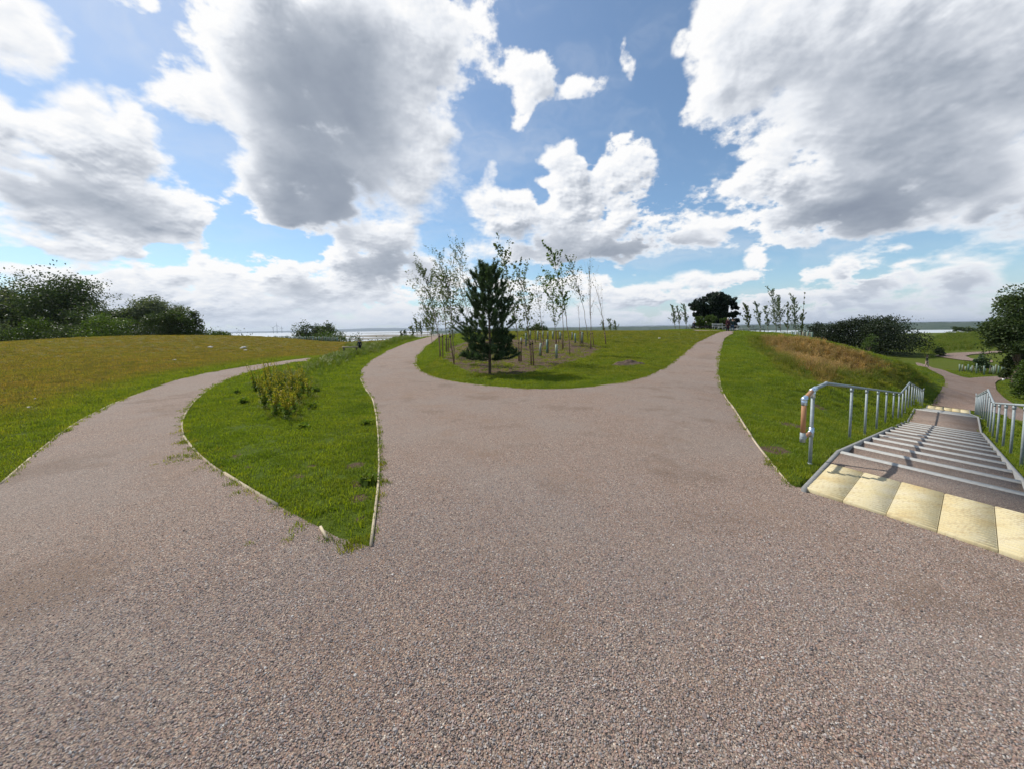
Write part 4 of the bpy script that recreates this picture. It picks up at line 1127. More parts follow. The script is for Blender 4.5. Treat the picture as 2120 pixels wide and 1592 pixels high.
# ------------------------------------------------------------------ young trees: thin stems, ascending twigs, few leaves
def sapling(label, base, top, mat, leaves=260, leaf=.055, twigs=26, lo=.35, bend=.5, spreadw=.5, name='sapling', group=None, cat='young tree', rad=.022, updir=.75, wind=-.35):
    base = np.array(base, dtype=float); top = np.array(top, dtype=float); v = top - base; h = v[2]
    t = thing(name, label, cat, tuple(base), group=group)
    def P_(f): return np.array([v[0] * (f * (1 - bend) + bend * f * f), v[1] * f, h * f])
    mb = MB(); fs = np.linspace(0, 1, 12)
    mb.tube([tuple(P_(f) + np.array([0, 0, -.1 if f == 0 else 0]) + (rng.normal(size=3) * .012 * h * .3 if 0 < f < 1 else 0)) for f in fs], [rad * (1 - .88 * f) + .003 for f in fs], 6)
    pts = []
    for k in range(twigs):
        f = lo + (1 - lo) * (k + rng.random()) / twigs; p0 = P_(f); L = h * (.11 + .26 * (1 - f)) * rng.uniform(.35, 1.5) * spreadw * 2
        a_ = rng.uniform(0, 2 * PI); ud = updir * rng.uniform(.75, 1.1); d = np.array([math.cos(a_) * (1.15 - ud) + wind * .35, math.sin(a_) * (1.15 - ud), ud]); d /= np.linalg.norm(d)
        p1 = p0 + d * L * .5; p2 = p0 + d * L + np.array([wind * .30 * L, 0, .10 * L])
        r0 = max(.0055, rad * .36 * (1 - f * .6)); mb.tube([tuple(p0), tuple(p1), tuple(p2)], [r0, r0 * .65, r0 * .35], 4, caps=False)
        for q in range(max(2, int(leaves / twigs))):
            g_ = rng.random() ** .7; pts.append((p0 + (p2 - p0) * g_) + rng.normal(size=3) * .022 * (1 + L))
    mb.build('trunk', M['bark_young'], t, True)
    if leaves:
        V, Q = leaf_quads(np.array(pts), leaf, 1.7, bias=(wind, 0, -.2)); link('crown', mesh_np('crown', V, None, Q), M[mat], t)
    return t
def px_sap(xb, yb, xt, yt, label, Y=None, **kw):
    b = ground_pt(xb, yb) if Y is None else dep(xb, yb, Y)
    b[2] = float(height(b[0], b[1])); tp = dep(xt, yt, b[1])
    return sapling(label, b, tp, kw.pop('mat', 'leaf_sapling'), **kw)
GS = 'young trees planted on the bare soil of the island'
px_sap(913.7, 741, 878, 566, 'leafy birch sapling leaning over the edge of the soil bed nearest the middle path', group=GS, leaves=1755, twigs=52, spreadw=.75, lo=.25)
px_sap(926, 730, 909, 530, 'thin whip-like sapling with a long bare leader by the middle path', group=GS, leaves=945, twigs=34, spreadw=.6, lo=.25)
px_sap(940.6, 754, 928, 580, 'bushy birch sapling tied to a grey-brown stake', group=GS, leaves=1620, twigs=50, spreadw=.7, lo=.28)
px_sap(970, 722, 953, 514, 'tall leafy sapling rising behind the small pine with a dotted top', group=GS, leaves=837, twigs=34, spreadw=.55, leaf=.07)
px_sap(984, 716, 930, 540, 'slanting sapling with small leaves left of the pine top', group=GS, leaves=567, twigs=28, spreadw=.6)
px_sap(1076.6, 749, 1036, 518, 'tall sapling right of the pine, bent over by the wind', group=GS, leaves=702, twigs=32, spreadw=.6, leaf=.075, bend=.6, lo=.22)
px_sap(1099, 756, 1076, 562, 'sapling with brownish leaves on the nearest double stake', group=GS, leaves=837, twigs=34, spreadw=.7, leaf=.06, lo=.2)
px_sap(1151, 716, 1139, 583, 'bushy bright-leaved sapling left of the tallest bent one', group=GS, leaves=837, twigs=34, spreadw=.75, leaf=.085, lo=.25, mat='leaf_bright')
px_sap(1180, 735.6, 1139, 518, 'tallest sapling in the gap, curved stem and large leaves', group=GS, leaves=702, twigs=30, spreadw=.42, leaf=.085, bend=.7, mat='leaf_bright')
px_sap(1166, 724, 1163, 548, 'bare twin-whip sapling behind the tallest bent one', group=GS, leaves=40, twigs=16, spreadw=.45, updir=.95)
px_sap(1201, 714, 1197, 633, 'short bare sapling with a few spread twigs', group=GS, leaves=0, twigs=12, spreadw=.5, lo=.75, updir=.6)
px_sap(1218, 706, 1177, 540, 'willow sapling with a plume of narrow leaves blown over', group=GS, leaves=567, twigs=30, spreadw=.45, leaf=.08, lo=.45, bend=.6)
px_sap(1224, 724, 1220, 556, 'straight bare sapling with a fan of fine upright twigs', group=GS, leaves=50, twigs=40, spreadw=.65, lo=.35, updir=.9, wind=-.05)
px_sap(1255, 714, 1233, 594, 'last bare forked sapling at the far side of the soil bed', group=GS, leaves=20, twigs=20, spreadw=.7, lo=.35, updir=.9)
px_sap(1126, 715, 1110, 600, 'weak sapling with sparse leaves behind the double stake', group=GS, leaves=216, twigs=18, spreadw=.5)
px_sap(1010, 714, 1000, 610, 'sapling half hidden behind the small pine', group=GS, leaves=405, twigs=20, spreadw=.6)
px_sap(895, 716, 884, 640, 'small leafy sapling by the far bend of the middle path', group=GS, Y=34, leaves=675, twigs=26, spreadw=.9, lo=.2, leaf=.08)
GP = 'young poplars on the skyline'
pop = [(1398, 690, 1391, 634, 54, .8, 'leaf_white', 'wispy young poplar, first left of the broad dark pine'), (1407, 691, 1402, 636, 55, .6, 'leaf_white', 'thin young poplar, second left of the dark pine'), (1421, 690, 1415, 633, 54, .8, 'leaf_white', 'feathery young poplar close by the dark pine'),
       (1550, 690, 1544, 634, 46, .9, 'leaf_sapling', 'young poplar just right of the dark pine'), (1575, 690, 1564, 627, 47, .7, 'leaf_white', 'slim silvery poplar bent by the wind'), (1590, 691, 1584, 636, 47, .6, 'leaf_white', 'small slim poplar between two leafy ones'),
       (1608, 691, 1596, 603, 45, .8, 'leaf_white', 'tallest skyline poplar with one long leader'), (1616, 692, 1612, 620, 44, 1.2, 'leaf_white', 'dense silvery poplar beside the tallest one'), (1630, 692, 1632, 630, 46, .5, 'leaf_sapling', 'thin upright poplar between the silvery ones'),
       (1648, 693, 1643, 618, 44, 1.1, 'leaf_white', 'leafy poplar at the end of the skyline row'), (1659, 693, 1661, 650, 46, .6, 'leaf_sapling', 'short poplar at the very end of the row'), (1660, 693, 1666, 606, 47, .15, 'leaf_sapling', 'long bare whip at the end of the skyline row')]
for (xb, yb, xt, yt, Y, sw_, mt, lb) in pop:
    px_sap(xb, yb, xt, yt, lb, Y=Y, mat=mt, group=GP, leaves=int(700 * sw_), twigs=int(30 * min(sw_, 1) + 6), spreadw=.55 * sw_, leaf=.11, lo=.18, rad=.03)
GT = 'young trees beyond the crest of the middle path'
for k, (x, yt, Y, lb) in enumerate([(706, 690, 70, 'thin bare sapling on the far edge of the olive field'), (861, 664, 52, 'sparse sapling where the middle path tops the crest'), (870, 672, 50, 'bushy sapling at the crest of the middle path'), (883, 660, 50, 'leafy sapling behind the crest beside the soil bed'), (852, 680, 56, 'short sapling on the verge left of the crest'),
                                    (838, 686, 58, 'tiny sapling at the water side of the crest'), (895, 655, 48, 'tall thin sapling behind the birch'), (1262, 664, 62, 'wispy sapling on the island skyline beyond the bare ones'), (1248, 668, 62, 'sparse skyline sapling behind the last bare one'), (1272, 670, 64, 'small wind-blown skyline sapling'), (830, 690, 60, 'stub-like sapling on the crest verge')]):
    px_sap(x + 3, 698 if x < 1000 else 688, x, yt, lb, Y=Y, group=GT, leaves=260, twigs=18, spreadw=.8, leaf=.12, lo=.15)

# small Scots pine in front
def pine(base, h):
    t = thing('pine_tree', 'small Scots pine with upright shoots standing in front of the staked saplings', 'tree', tuple(base))
    mb = MB(); mb.tube([(0, 0, -.1), (.02, 0, h * .35), (.0, .01, h * .7), (.02, 0, h)], [.055, .045, .026, .010], 8)
    N = []; D = []
    def brush(p, q, r, n):
        p = np.array(p); q = np.array(q); d = (q - p) / np.linalg.norm(q - p)
        f = rng.random(n)[:, None]; c = p + (q - p) * f
        dd = rand_dirs(n) * .75 + d * .85; dd /= np.linalg.norm(dd, axis=1, keepdims=True)
        N.append(c); D.append(dd * r * rng.uniform(.7, 1.2, (n, 1)))
    for z in np.linspace(.14, .90, 13) * h:
        f = z / h; L = h * float(np.interp(f, [.1, .3, .5, .7, .9], [.27, .31, .27, .19, .08])); nb = 9 if f < .36 else (6 if f < .6 else 4)
        rise = float(np.interp(f, [.1, .35, .6, .9], [.05, .45, 1.2, 2.2]))
        for k in range(nb):
            a_ = 2 * PI * (k + rng.random() * .8) / nb; Lk = L * rng.uniform(.55, 1.15); up = rise * rng.uniform(.7, 1.25)
            d = np.array([math.cos(a_), math.sin(a_), 0]); p0 = np.array([0, 0, z]); p1 = p0 + d * Lk * .65 + np.array([0, 0, Lk * .22 * up]); p2 = p0 + d * Lk + np.array([0, 0, Lk * (.10 + .62 * up)])
            mb.tube([tuple(p0), tuple(p1), tuple(p2)], [.016, .011, .005], 5, caps=False)
            brush(p0 + (p1 - p0) * .30, p1, .12, 110); brush(p1, p2 + (p2 - p1) * .1, .13, 190)
            for q in range(6):
                g_ = rng.uniform(.35, .98); s_ = p0 + (p2 - p0) * g_ * .95; e = s_ + d * rng.uniform(.02, .10) + rng.normal(size=3) * .07 + np.array([0, 0, .10 + .16 * f]) * rng.uniform(.7, 1.4)
                mb.tube([tuple(s_), tuple(e)], [.006, .004], 4, caps=False); brush(s_, e, .12, 110)
    brush((0, 0, h * .86), (.02, 0, h), .12, 160)
    mb.build('trunk', M['bark'], t, True)
    C = np.concatenate(N); D_ = np.concatenate(D); n = len(C); s_ = np.cross(D_, rand_dirs(n)); s_ = s_ / (np.linalg.norm(s_, axis=1, keepdims=True) + 1e-9) * .011
    V = np.stack([C - s_, C + s_, C + D_], 1).reshape(-1, 3); k = np.arange(n) * 3
    link('needles', mesh_np('needles', V, np.stack([k, k + 1, k + 2], -1)), M['needle'], t)
    return t
pb = ground_pt(1014, 775); ptop = dep(1014, 556, pb[1])
pine((pb[0], pb[1], pb[2]), float(ptop[2] - pb[2]))
pb2 = ground_pt(962, 748)

# ------------------------------------------------------------------ stakes, ties and tree guards
st = MB().tube([(0, 0, -.1), (0, 0, 1.0)], [.032, .030], 8).mesh('pole', True)
def stake(x, yb, yt, label, lean=0.0, dark=False):
    b = ground_pt(x, yb); tp = dep(x, yt, b[1]); h = tp[2] - b[2]
    t = thing('tree_stake', label, 'stake', tuple(b), group='timber stakes holding the saplings')
    t.rotation_euler = (0, lean, 0)
    o = link('pole', st, M['stake'], t); o.scale = (1, 1, h)
    c = MB().tube([(0, 0, h * .86), (0, 0, h * .91)], .041, 8).build('tie', M['rubber'], t)
for a in [(911, 742, 692, 'left stake of the pair under the leaning birch sapling', 0), (917, 742, 692, 'right stake of the pair under the leaning birch sapling', 0), (924, 730, 700, 'shorter stake behind the birch pair', 0), (929, 730, 700, 'second short stake behind the birch pair', 0),
          (940, 755, 690, 'single grey stake nearest the lawn rim left of the pine', -.12), (933, 722, 694, 'dark stake behind the single grey one', 0), (1074, 750, 706, 'left stake right beside the pine', 0), (1079, 749, 706, 'right stake of the pair beside the pine', 0),
          (1100, 757, 708, 'left stake of the nearest double stake', -.03), (1105, 757, 706, 'right stake of the nearest double stake', -.05), (1108, 712, 684, 'far stake between the two nearest pairs', 0), (1122, 724, 687, 'leaning brown stake behind the nearest double stake', -.12), (1152, 712, 684, 'stake at the bushy bright sapling', 0), (1157, 713, 684, 'second stake at the bushy bright sapling', 0),
          (1165, 725, 690, 'dark slanting stake left of the tallest bent sapling', -.06), (1203, 716, 686, 'stake of the short bare sapling', -.03), (1207, 719, 688, 'thin stake beside the short bare sapling', 0), (1223, 724, 688, 'stake at the straight bare sapling', 0), (1229, 715, 688, 'brown stake behind the straight bare sapling', -.1), (1254, 714, 688, 'stake of the last bare sapling', -.1), (975, 716, 690, 'stake half hidden behind the pine', 0)]:
    stake(*a)
def guard_mesh(r, h):
    mb = MB(); n = 10; V = []
    for rr, z in ((r, 0), (r, h), (r * .86, h), (r * .86, 0)):
        for k in range(n): V.append((math.cos(2 * PI * k / n) * rr, math.sin(2 * PI * k / n) * rr, z))
    Q = [(l * n + k, l * n + (k + 1) % n, ((l + 1) % 4) * n + (k + 1) % n, ((l + 1) % 4) * n + k) for l in range(4) for k in range(n)]
    return mb.add(V, Q=Q).mesh('tube', True)
gm = guard_mesh(.065, 1.0); gst = MB().box((.08, 0, .42), (.03, .03, 1.04)).mesh('cane')
def guard(x, yb, yt, label, group, Y=None, lean=0):
    b = ground_pt(x, yb) if Y is None else dep(x, yb, Y); b[2] = float(height(b[0], b[1])); h = dep(x, yt, b[1])[2] - b[2]
    t = thing('tree_guard', label, 'tree guard', tuple(b), group=group); t.rotation_euler = (lean, random.uniform(-.08, .08), random.uniform(0, 6))
    o = link('tube', gm, M['guard'], t); o.scale = (1, 1, h); o = link('cane', gst, M['stake'], t); o.scale = (1, 1, h)
GG = 'pale green plastic tree guards on the island'
for a in [(1089, 718, 690, 'pale tree guard between the pine and the double stake'), (1113, 706, 686, 'tree guard on the far side behind the leaning brown stake'), (1133, 732, 704, 'grey-green tree guard in the middle of the soil bed'), (1118, 738, 711, 'tree guard close behind the nearest double stake'), (1152, 743, 714, 'nearest tree guard, bluish, below the bushy bright sapling'),
          (1191, 711, 691, 'leaning cone-like tree guard right of the tallest sapling'), (1184, 705, 689, 'thin far tree guard next to the leaning one'), (1205, 712, 688, 'tree guard by the short bare sapling'), (1134, 705, 687, 'far tree guard under the bright sapling'), (1144, 703, 687, 'far tree guard beside the bright sapling stakes'), (1079, 716, 700, 'low tree guard showing at the edge of the pine'), (1098, 704, 686, 'farthest pale guard above the double stake'), (1124, 702, 686, 'far guard just left of the middle one'), (1160, 704, 688, 'far guard behind the slanting stake')]:
    guard(*a, GG)
GG2 = 'pale tree guards in a row along the far side of the olive field'
for k in range(44):
    x = 566 + k * 3.1 + random.uniform(-1, 1); guard(x, 703 + (x - 566) * .018, 696.5 + (x - 566) * .018 + random.uniform(-.8, .8), 'tiny pale tree guard in the row where the olive field meets the distant scrub', GG2, Y=55 + random.uniform(-1, 2))
GG3 = 'pale tree guards in the bed below the hairpin path'
for k in range(20):
    x = 1988 + k * 5.0 + random.uniform(-1.5, 1.5); y = 757 + random.uniform(-3, 5) + abs(k - 9) * .15; guard(x, y + 5, y - 1.5, 'small pale tree guard in the low bed beside the bushy pine', GG3, Y=44 + random.uniform(-3, 3))
GG4 = 'thin guards at the foot of the skyline poplars'
for k in range(26):
    x = 1590 + k * 3.6 + random.uniform(-1, 1); guard(x, 699, 687 + random.uniform(-1, 1.5), 'thin greyish tree guard among the skyline poplar stems', GG4, Y=41 - (x - 1590) * .05)
# ------------------------------------------------------------------ scattered stones, heap, small posts
def rock(label, x, y, size, mat='stone', name='stone', cat='stone', group=None, flat=.5):
    b = ground_pt(x, y); mb = MB().ball((0, 0, 0), (size, size * .8, size * flat), 8, 6); V = np.concatenate(mb.V)
    V = V * (1 + .22 * rng.normal(size=(len(V), 1)))
    mb.V = [V]; o = mb.build(name, M[mat], None, loc=tuple(b + np.array([0, 0, size * flat * .35])))
    tag(o, label, cat, group); return o
GST = 'pale stones lying in the olive field'
for a in [(505, 722, .22, 'largest pale stone slab lying in the olive field'), (499, 723, .14, 'small stone just left of the largest pale slab'), (508, 727, .16, 'flat stone below the largest pale slab'), (436, 721, .20, 'lone pale stone left of the stone group in the field'), (362, 747, .10, 'small cream stone in mid field near the outer path'),
          (73, 826, .05, 'white pebble near the frame edge in the field'), (62, 844, .06, 'pale leaf-like stone on the grass by the outer path'), (1365, 702, .14, 'pale stone on the island lawn by the bench path')]:
    rock(a[3], a[0], a[1], a[2], group=GST)
heap = ground_pt(1300, 756); n = 26
mb = MB(); gx_, gy_ = np.meshgrid(np.linspace(-1, 1, n), np.linspace(-1, 1, n)); rr = np.sqrt(gx_ ** 2 + gy_ ** 2)
hz_ = .26 * np.clip(1 - rr, 0, 1) ** .8 * (1 + .9 * fbm(gx_ * 3, gy_ * 3, gx_ * 0, 4, .6, 44)) - .04
HX = gx_ * .95; HY = gy_ * .55 + gx_ * .35
q = np.arange((n - 1) * (n - 1)); a0 = (q // (n - 1)) * n + q % (n - 1)
zt = height(heap[0] + HX, heap[1] + HY) - heap[2]
o = link('soil_heap', mesh_np('soil_heap', np.c_[HX.ravel(), HY.ravel(), (zt + hz_).ravel()], None, np.stack([a0, a0 + 1, a0 + n + 1, a0 + n], -1)), M['soilheap'], None, tuple(heap))
tag(o, 'low heap of dug brown soil on the island lawn beside the bench path', 'soil heap')
# marker post with a red band beside the low path
b = ground_pt(2077, 788)
t = thing('marker_post', 'tiny white marker post with a reddish band at the low path junction', 'marker post', tuple(b))
MB().tube([(0, 0, -.05), (0, 0, .20)], .085, 10).build('post', M['white'], t); 
M['redband'] = make_noisy('red_band', (.30, .10, .09), (.42, .16, .14), 9, .6)
MB().tube([(0, 0, .2), (0, 0, .28)], .087, 10).build('band', M['redband'], t)
MB().tube([(0, 0, .28), (0, 0, .38)], [.085, .06], 10).build('cap', M['white'], t)
# wooden knee rail in the tall grass
a_ = dep(712, 726, 27.5); b_ = dep(738, 720, 27.5); za = float(height(a_[0], a_[1])); zb_ = float(height(b_[0], b_[1]))
t = thing('knee_rail', 'low wooden knee rail with two posts standing in the tall grass', 'fence', (a_[0], a_[1], za))
dx = b_[0] - a_[0]
M['darkwood'] = make_noisy('dark_timber', (.05, .038, .028), (.12, .09, .065), 9, .85)
for xx in (0, dx): MB().box((xx, 0, .28), (.09, .09, .8)).build('post', M['darkwood'], t)
MB().box((dx / 2, -.05, .64), (dx + .2, .05, .09)).build('rail', M['timber'], t)

# ------------------------------------------------------------------ picnic tables and benches on the viewpoint
def plank_row(t, n, length, width, z, y0, name, mat, gap=.012, thick=.04):
    me = MB().box((0, 0, 0), (length, width, thick)).mesh(name)
    for k in range(n): link(name, me, mat, t, (0, y0 + (k - (n - 1) / 2) * (width + gap), z))
def picnic(x, yb, Y, rz, label, L=1.8):
    b = dep(x, yb, Y); b[2] = float(height(b[0], b[1])); t = thing('picnic_table', label, 'picnic table', tuple(b), rz, 'grey picnic tables and benches at the viewpoint')
    plank_row(t, 5, L, .13, .74, 0, 'top_plank', M['table']); plank_row(t, 2, L, .13, .44, -.68, 'seat_plank', M['table']); plank_row(t, 2, L, .13, .44, .68, 'seat_plank', M['table'])
    for s_ in (-1, 1):
        for q in (-1, 1): MB().tube([(s_ * L * .36, q * .62, 0), (s_ * L * .36, q * .22, .72)], .04, 6).build('leg', M['table'], t)
        MB().box((s_ * L * .36, 0, .40), (.05, 1.5, .08)).build('crossbar', M['table'], t)
def bench(x, yb, Y, rz, label):
    b = dep(x, yb, Y); b[2] = float(height(b[0], b[1])); t = thing('bench', label, 'bench', tuple(b), rz, 'grey picnic tables and benches at the viewpoint')
    plank_row(t, 3, 1.6, .13, .45, 0, 'seat_plank', M['table'])
    me = MB().box((0, 0, 0), (1.6, .03, .11)).mesh('back_plank')
    for k in range(2): link('back_plank', me, M['table'], t, (0, .22, .66 + k * .14))
    for s_ in (-1, 1):
        for yy in (-.18, .20): MB().box((s_ * .68, yy, .22 if yy < 0 else .44), (.06, .06, .46 if yy < 0 else .90)).build('leg', M['table'], t)
bench(1487, 691, 50, .1, 'grey slatted bench with a back under the broad dark pine')
picnic(1502, 690, 49, .05, 'grey picnic table beside the bench with the standing couple before it', 1.9)
picnic(1543, 696, 38.5, .12, 'nearest grey picnic table at the top of the bench path', 1.9)
picnic(1566, 688, 46, -.1, 'picnic table farther off towards the poplars', 1.8)
picnic(1455, 690, 58, .0, 'picnic table in the shade under the dark pine', 1.8)
picnic(1437, 690, 57, .3, 'picnic table with a seated white-haired visitor', 1.6)

# ------------------------------------------------------------------ people
def cloth(name, c1, c2): return make_noisy(name, c1, c2, 5, .9, 0, .004)
M['skin'] = cloth('skin', (.36, .22, .16), (.44, .28, .21))
M['hair_white'] = cloth('white_hair', (.55, .54, .52), (.7, .69, .67)); M['hair_dark'] = cloth('dark_hair', (.02, .016, .012), (.04, .03, .022))
M['maroon'] = cloth('maroon_coat', (.045, .012, .018), (.08, .02, .03)); M['black'] = cloth('dark_trousers', (.012, .012, .015), (.025, .024, .03))
M['green_coat'] = cloth('dark_green_coat', (.015, .035, .032), (.03, .055, .05)); M['jeans'] = cloth('blue_jeans', (.04, .075, .13), (.07, .11, .17))
M['olive_coat'] = cloth('olive_coat', (.028, .034, .022), (.055, .062, .04)); M['navy'] = cloth('navy_jacket', (.012, .018, .035), (.03, .04, .065)); M['white_shirt'] = cloth('white_shirt', (.55, .55, .56), (.7, .7, .7))
M['shoe'] = cloth('dark_shoes', (.02, .018, .018), (.04, .036, .034)); M['pale_leg'] = cloth('pale_tights', (.34, .26, .22), (.45, .35, .30))
def skin_mesh(name, verts, edges, mat, parent, root=0, sub=2):
    me = bpy.data.meshes.new(name); me.from_pydata([v[:3] for v in verts], edges, [])
    o = bpy.data.objects.new(name, me); COL.objects.link(o)
    md = o.modifiers.new('skin', 'SKIN')
    for k, v in enumerate(verts):
        sv = me.skin_vertices[0].data[k]; sv.radius = (v[3], v[4] if len(v) > 4 else v[3]); sv.use_root = (k == root)
    s_ = o.modifiers.new('sub', 'SUBSURF'); s_.levels = sub; s_.render_levels = sub
    me.materials.append(mat); md.use_smooth_shade = True
    o.parent = parent; return o
def person(label, loc, rz, H=1.72, hair='hair_dark', coat='navy', legs='black', stride=.10, arm=(.06, -.04), coat_len=.78, seated=False, hood=False):
    t = thing('person', label, 'person', tuple(loc), rz); k = H / 1.75
    hip = .92 * k; zoff = 0
    if seated: zoff = -.44 * k
    def leg(s_, f):
        if seated: return [(s_ * .09 * k, 0, hip + zoff, .085 * k), (s_ * .12 * k, -.42 * k, .50 * k, .065 * k), (s_ * .12 * k, -.44 * k, .09, .042 * k), (s_ * .12 * k, -.58 * k, .04, .035 * k)]
        return [(s_ * .09 * k, 0, hip, .085 * k), (s_ * .10 * k, f * .5 - .02, .50 * k, .062 * k), (s_ * .10 * k, f, .09 * k, .042 * k), (s_ * .11 * k, f - .14 * k, .035, .034 * k)]
    z = zoff
    V = [(0, 0, (.98 * k) + z, .135 * k, .10 * k), (0, 0, 1.18 * k + z, .13 * k, .10 * k), (0, 0, 1.40 * k + z, .155 * k, .095 * k), (0, -.01, 1.50 * k + z, .055 * k), (0, -.02, 1.57 * k + z, .065 * k, .075 * k), (0, -.02, 1.66 * k + z, .078 * k, .092 * k), (0, -.01, 1.72 * k + z, .05 * k, .06 * k)]
    E = [(0, 1), (1, 2), (2, 3), (3, 4), (4, 5), (5, 6)]
    for s_, a_ in ((-1, arm[0]), (1, arm[1])):
        n = len(V); V += [(s_ * .19 * k, 0, 1.40 * k + z, .05 * k), (s_ * .25 * k, .02 - a_ * .3, 1.12 * k + z, .042 * k), (s_ * .25 * k, -.06 - a_, .88 * k + z, .032 * k), (s_ * .245 * k, -.09 - a_, .79 * k + z, .034 * k, .02 * k)]
        E += [(2, n), (n, n + 1), (n + 1, n + 2), (n + 2, n + 3)]
    for s_, f in ((-1, stride), (1, -stride)):
        n = len(V); V += leg(s_, f); E += [(0, n), (n, n + 1), (n + 1, n + 2), (n + 2, n + 3)]
    skin_mesh('body', V, E, M['skin'], t)
    # trousers
    TV = [(0, .0, hip + z + .05, .145 * k, .115 * k)]; TE = []
    for s_, f in ((-1, stride), (1, -stride)):
        n = len(TV); l = leg(s_, f)[:3]; TV += [(a, b, c + (.02 if q == 2 else 0), r + .016) for q, (a, b, c, r) in enumerate(l)]; TE += [(0, n), (n, n + 1), (n + 1, n + 2)]
    skin_mesh('trousers', TV, TE, M[legs], t)
    for s_, f in ((-1, stride), (1, -stride)):
        l = leg(s_, f)[-2:]; MB().ball((l[1][0], l[1][1] + .05 * k, .045), (.05 * k, .13 * k, .045), 10, 6).build('shoe', M['shoe'], t, True)
    CV = [(0, 0, coat_len * k + z, .17 * k, .135 * k), (0, 0, 1.12 * k + z, .155 * k, .125 * k), (0, 0, 1.41 * k + z, .175 * k, .115 * k), (0, 0, 1.50 * k + z, .08 * k, .07 * k)]; CE = [(0, 1), (1, 2), (2, 3)]
    for s_, a_ in ((-1, arm[0]), (1, arm[1])):
        n = len(CV); CV += [(s_ * .20 * k, 0, 1.40 * k + z, .066 * k), (s_ * .255 * k, .02 - a_ * .3, 1.12 * k + z, .058 * k), (s_ * .255 * k, -.06 - a_, .90 * k + z, .048 * k)]; CE += [(2, n), (n, n + 1), (n + 1, n + 2)]
    skin_mesh('coat', CV, CE, M[coat], t)
    hv = MB().ball((0, .012, 1.675 * k + z), (.088 * k, .103 * k, .092 * k), 14, 9)
    if hood: hv.ball((0, .02, 1.56 * k + z), (.10 * k, .11 * k, .11 * k), 12, 8)
    hv.build('hair', M[hair], t, True)
    MB().ball((0, -.115 * k, 1.62 * k + z), (.012, .02, .022), 8, 5).build('nose', M['skin'], t, True)
    return t
def stand(px, py, Y, **kw):
    b = dep(px, py, Y); b[2] = float(height(b[0], b[1])); return b
person('white-haired person in a long maroon coat standing at the top of the bench path', stand(1506.5, 692, 41.5), PI + .3, 1.74, 'hair_white', 'maroon', 'black', stride=.03, coat_len=.55)
person('person in a dark green coat and blue jeans beside the white-haired one', stand(1516, 692, 41.8), PI - .3, 1.72, 'hair_dark', 'green_coat', 'jeans', stride=.12, coat_len=.72)
person('person in a dark jacket standing close behind the couple', stand(1520, 692, 42.6), PI, 1.68, 'hair_dark', 'black', 'black', stride=.05)
person('walker in a wide olive coat with bare pale legs on the low path', stand(1918, 762, 50), .4, 1.68, 'hair_dark', 'olive_coat', 'pale_leg', stride=.14, coat_len=.62, hood=True)
person('walker in a dark jacket over a white shirt half hidden by tall grass', stand(745, 725, 31), .2, 1.05, 'hair_dark', 'navy', 'black', stride=.05)
person('seated white-haired visitor at the picnic table by the dark pine', stand(1437, 690, 56.2), -.6, 1.72, 'hair_white', 'navy', 'black', seated=True)
person('seated visitor with pale hair in the shade of the pine', stand(1462, 690, 57), .4, 1.7, 'hair_white', 'black', 'black', seated=True)

# distant wind turbines beyond the water
for q, (x, h_) in enumerate([(574, 105), (566, 75), (584, 70)]):
    b = dep(x, 690, 5200); t = thing('wind_turbine', ['tallest tiny wind turbine on the sea horizon', 'left one of the tiny horizon turbines', 'right one of the tiny horizon turbines'][q], 'wind turbine', (b[0], b[1], WATER_Z), group='wind turbines on the horizon')
    MB().tube([(0, 0, 0), (0, 0, h_)], [4, 2.4], 8).build('tower', M['farhill'], t)
    MB().box((0, -1, h_ + 1.5), (4, 9, 4)).build('nacelle', M['farhill'], t)
    for k in range(3):
        a_ = 2 * PI * k / 3 + q; MB().tube([(0, -6, h_ + 1.5), (math.sin(a_) * h_ * .45, -6, h_ + 1.5 + math.cos(a_) * h_ * .45)], [2.2, .8], 5).build('blade', M['farhill'], t)
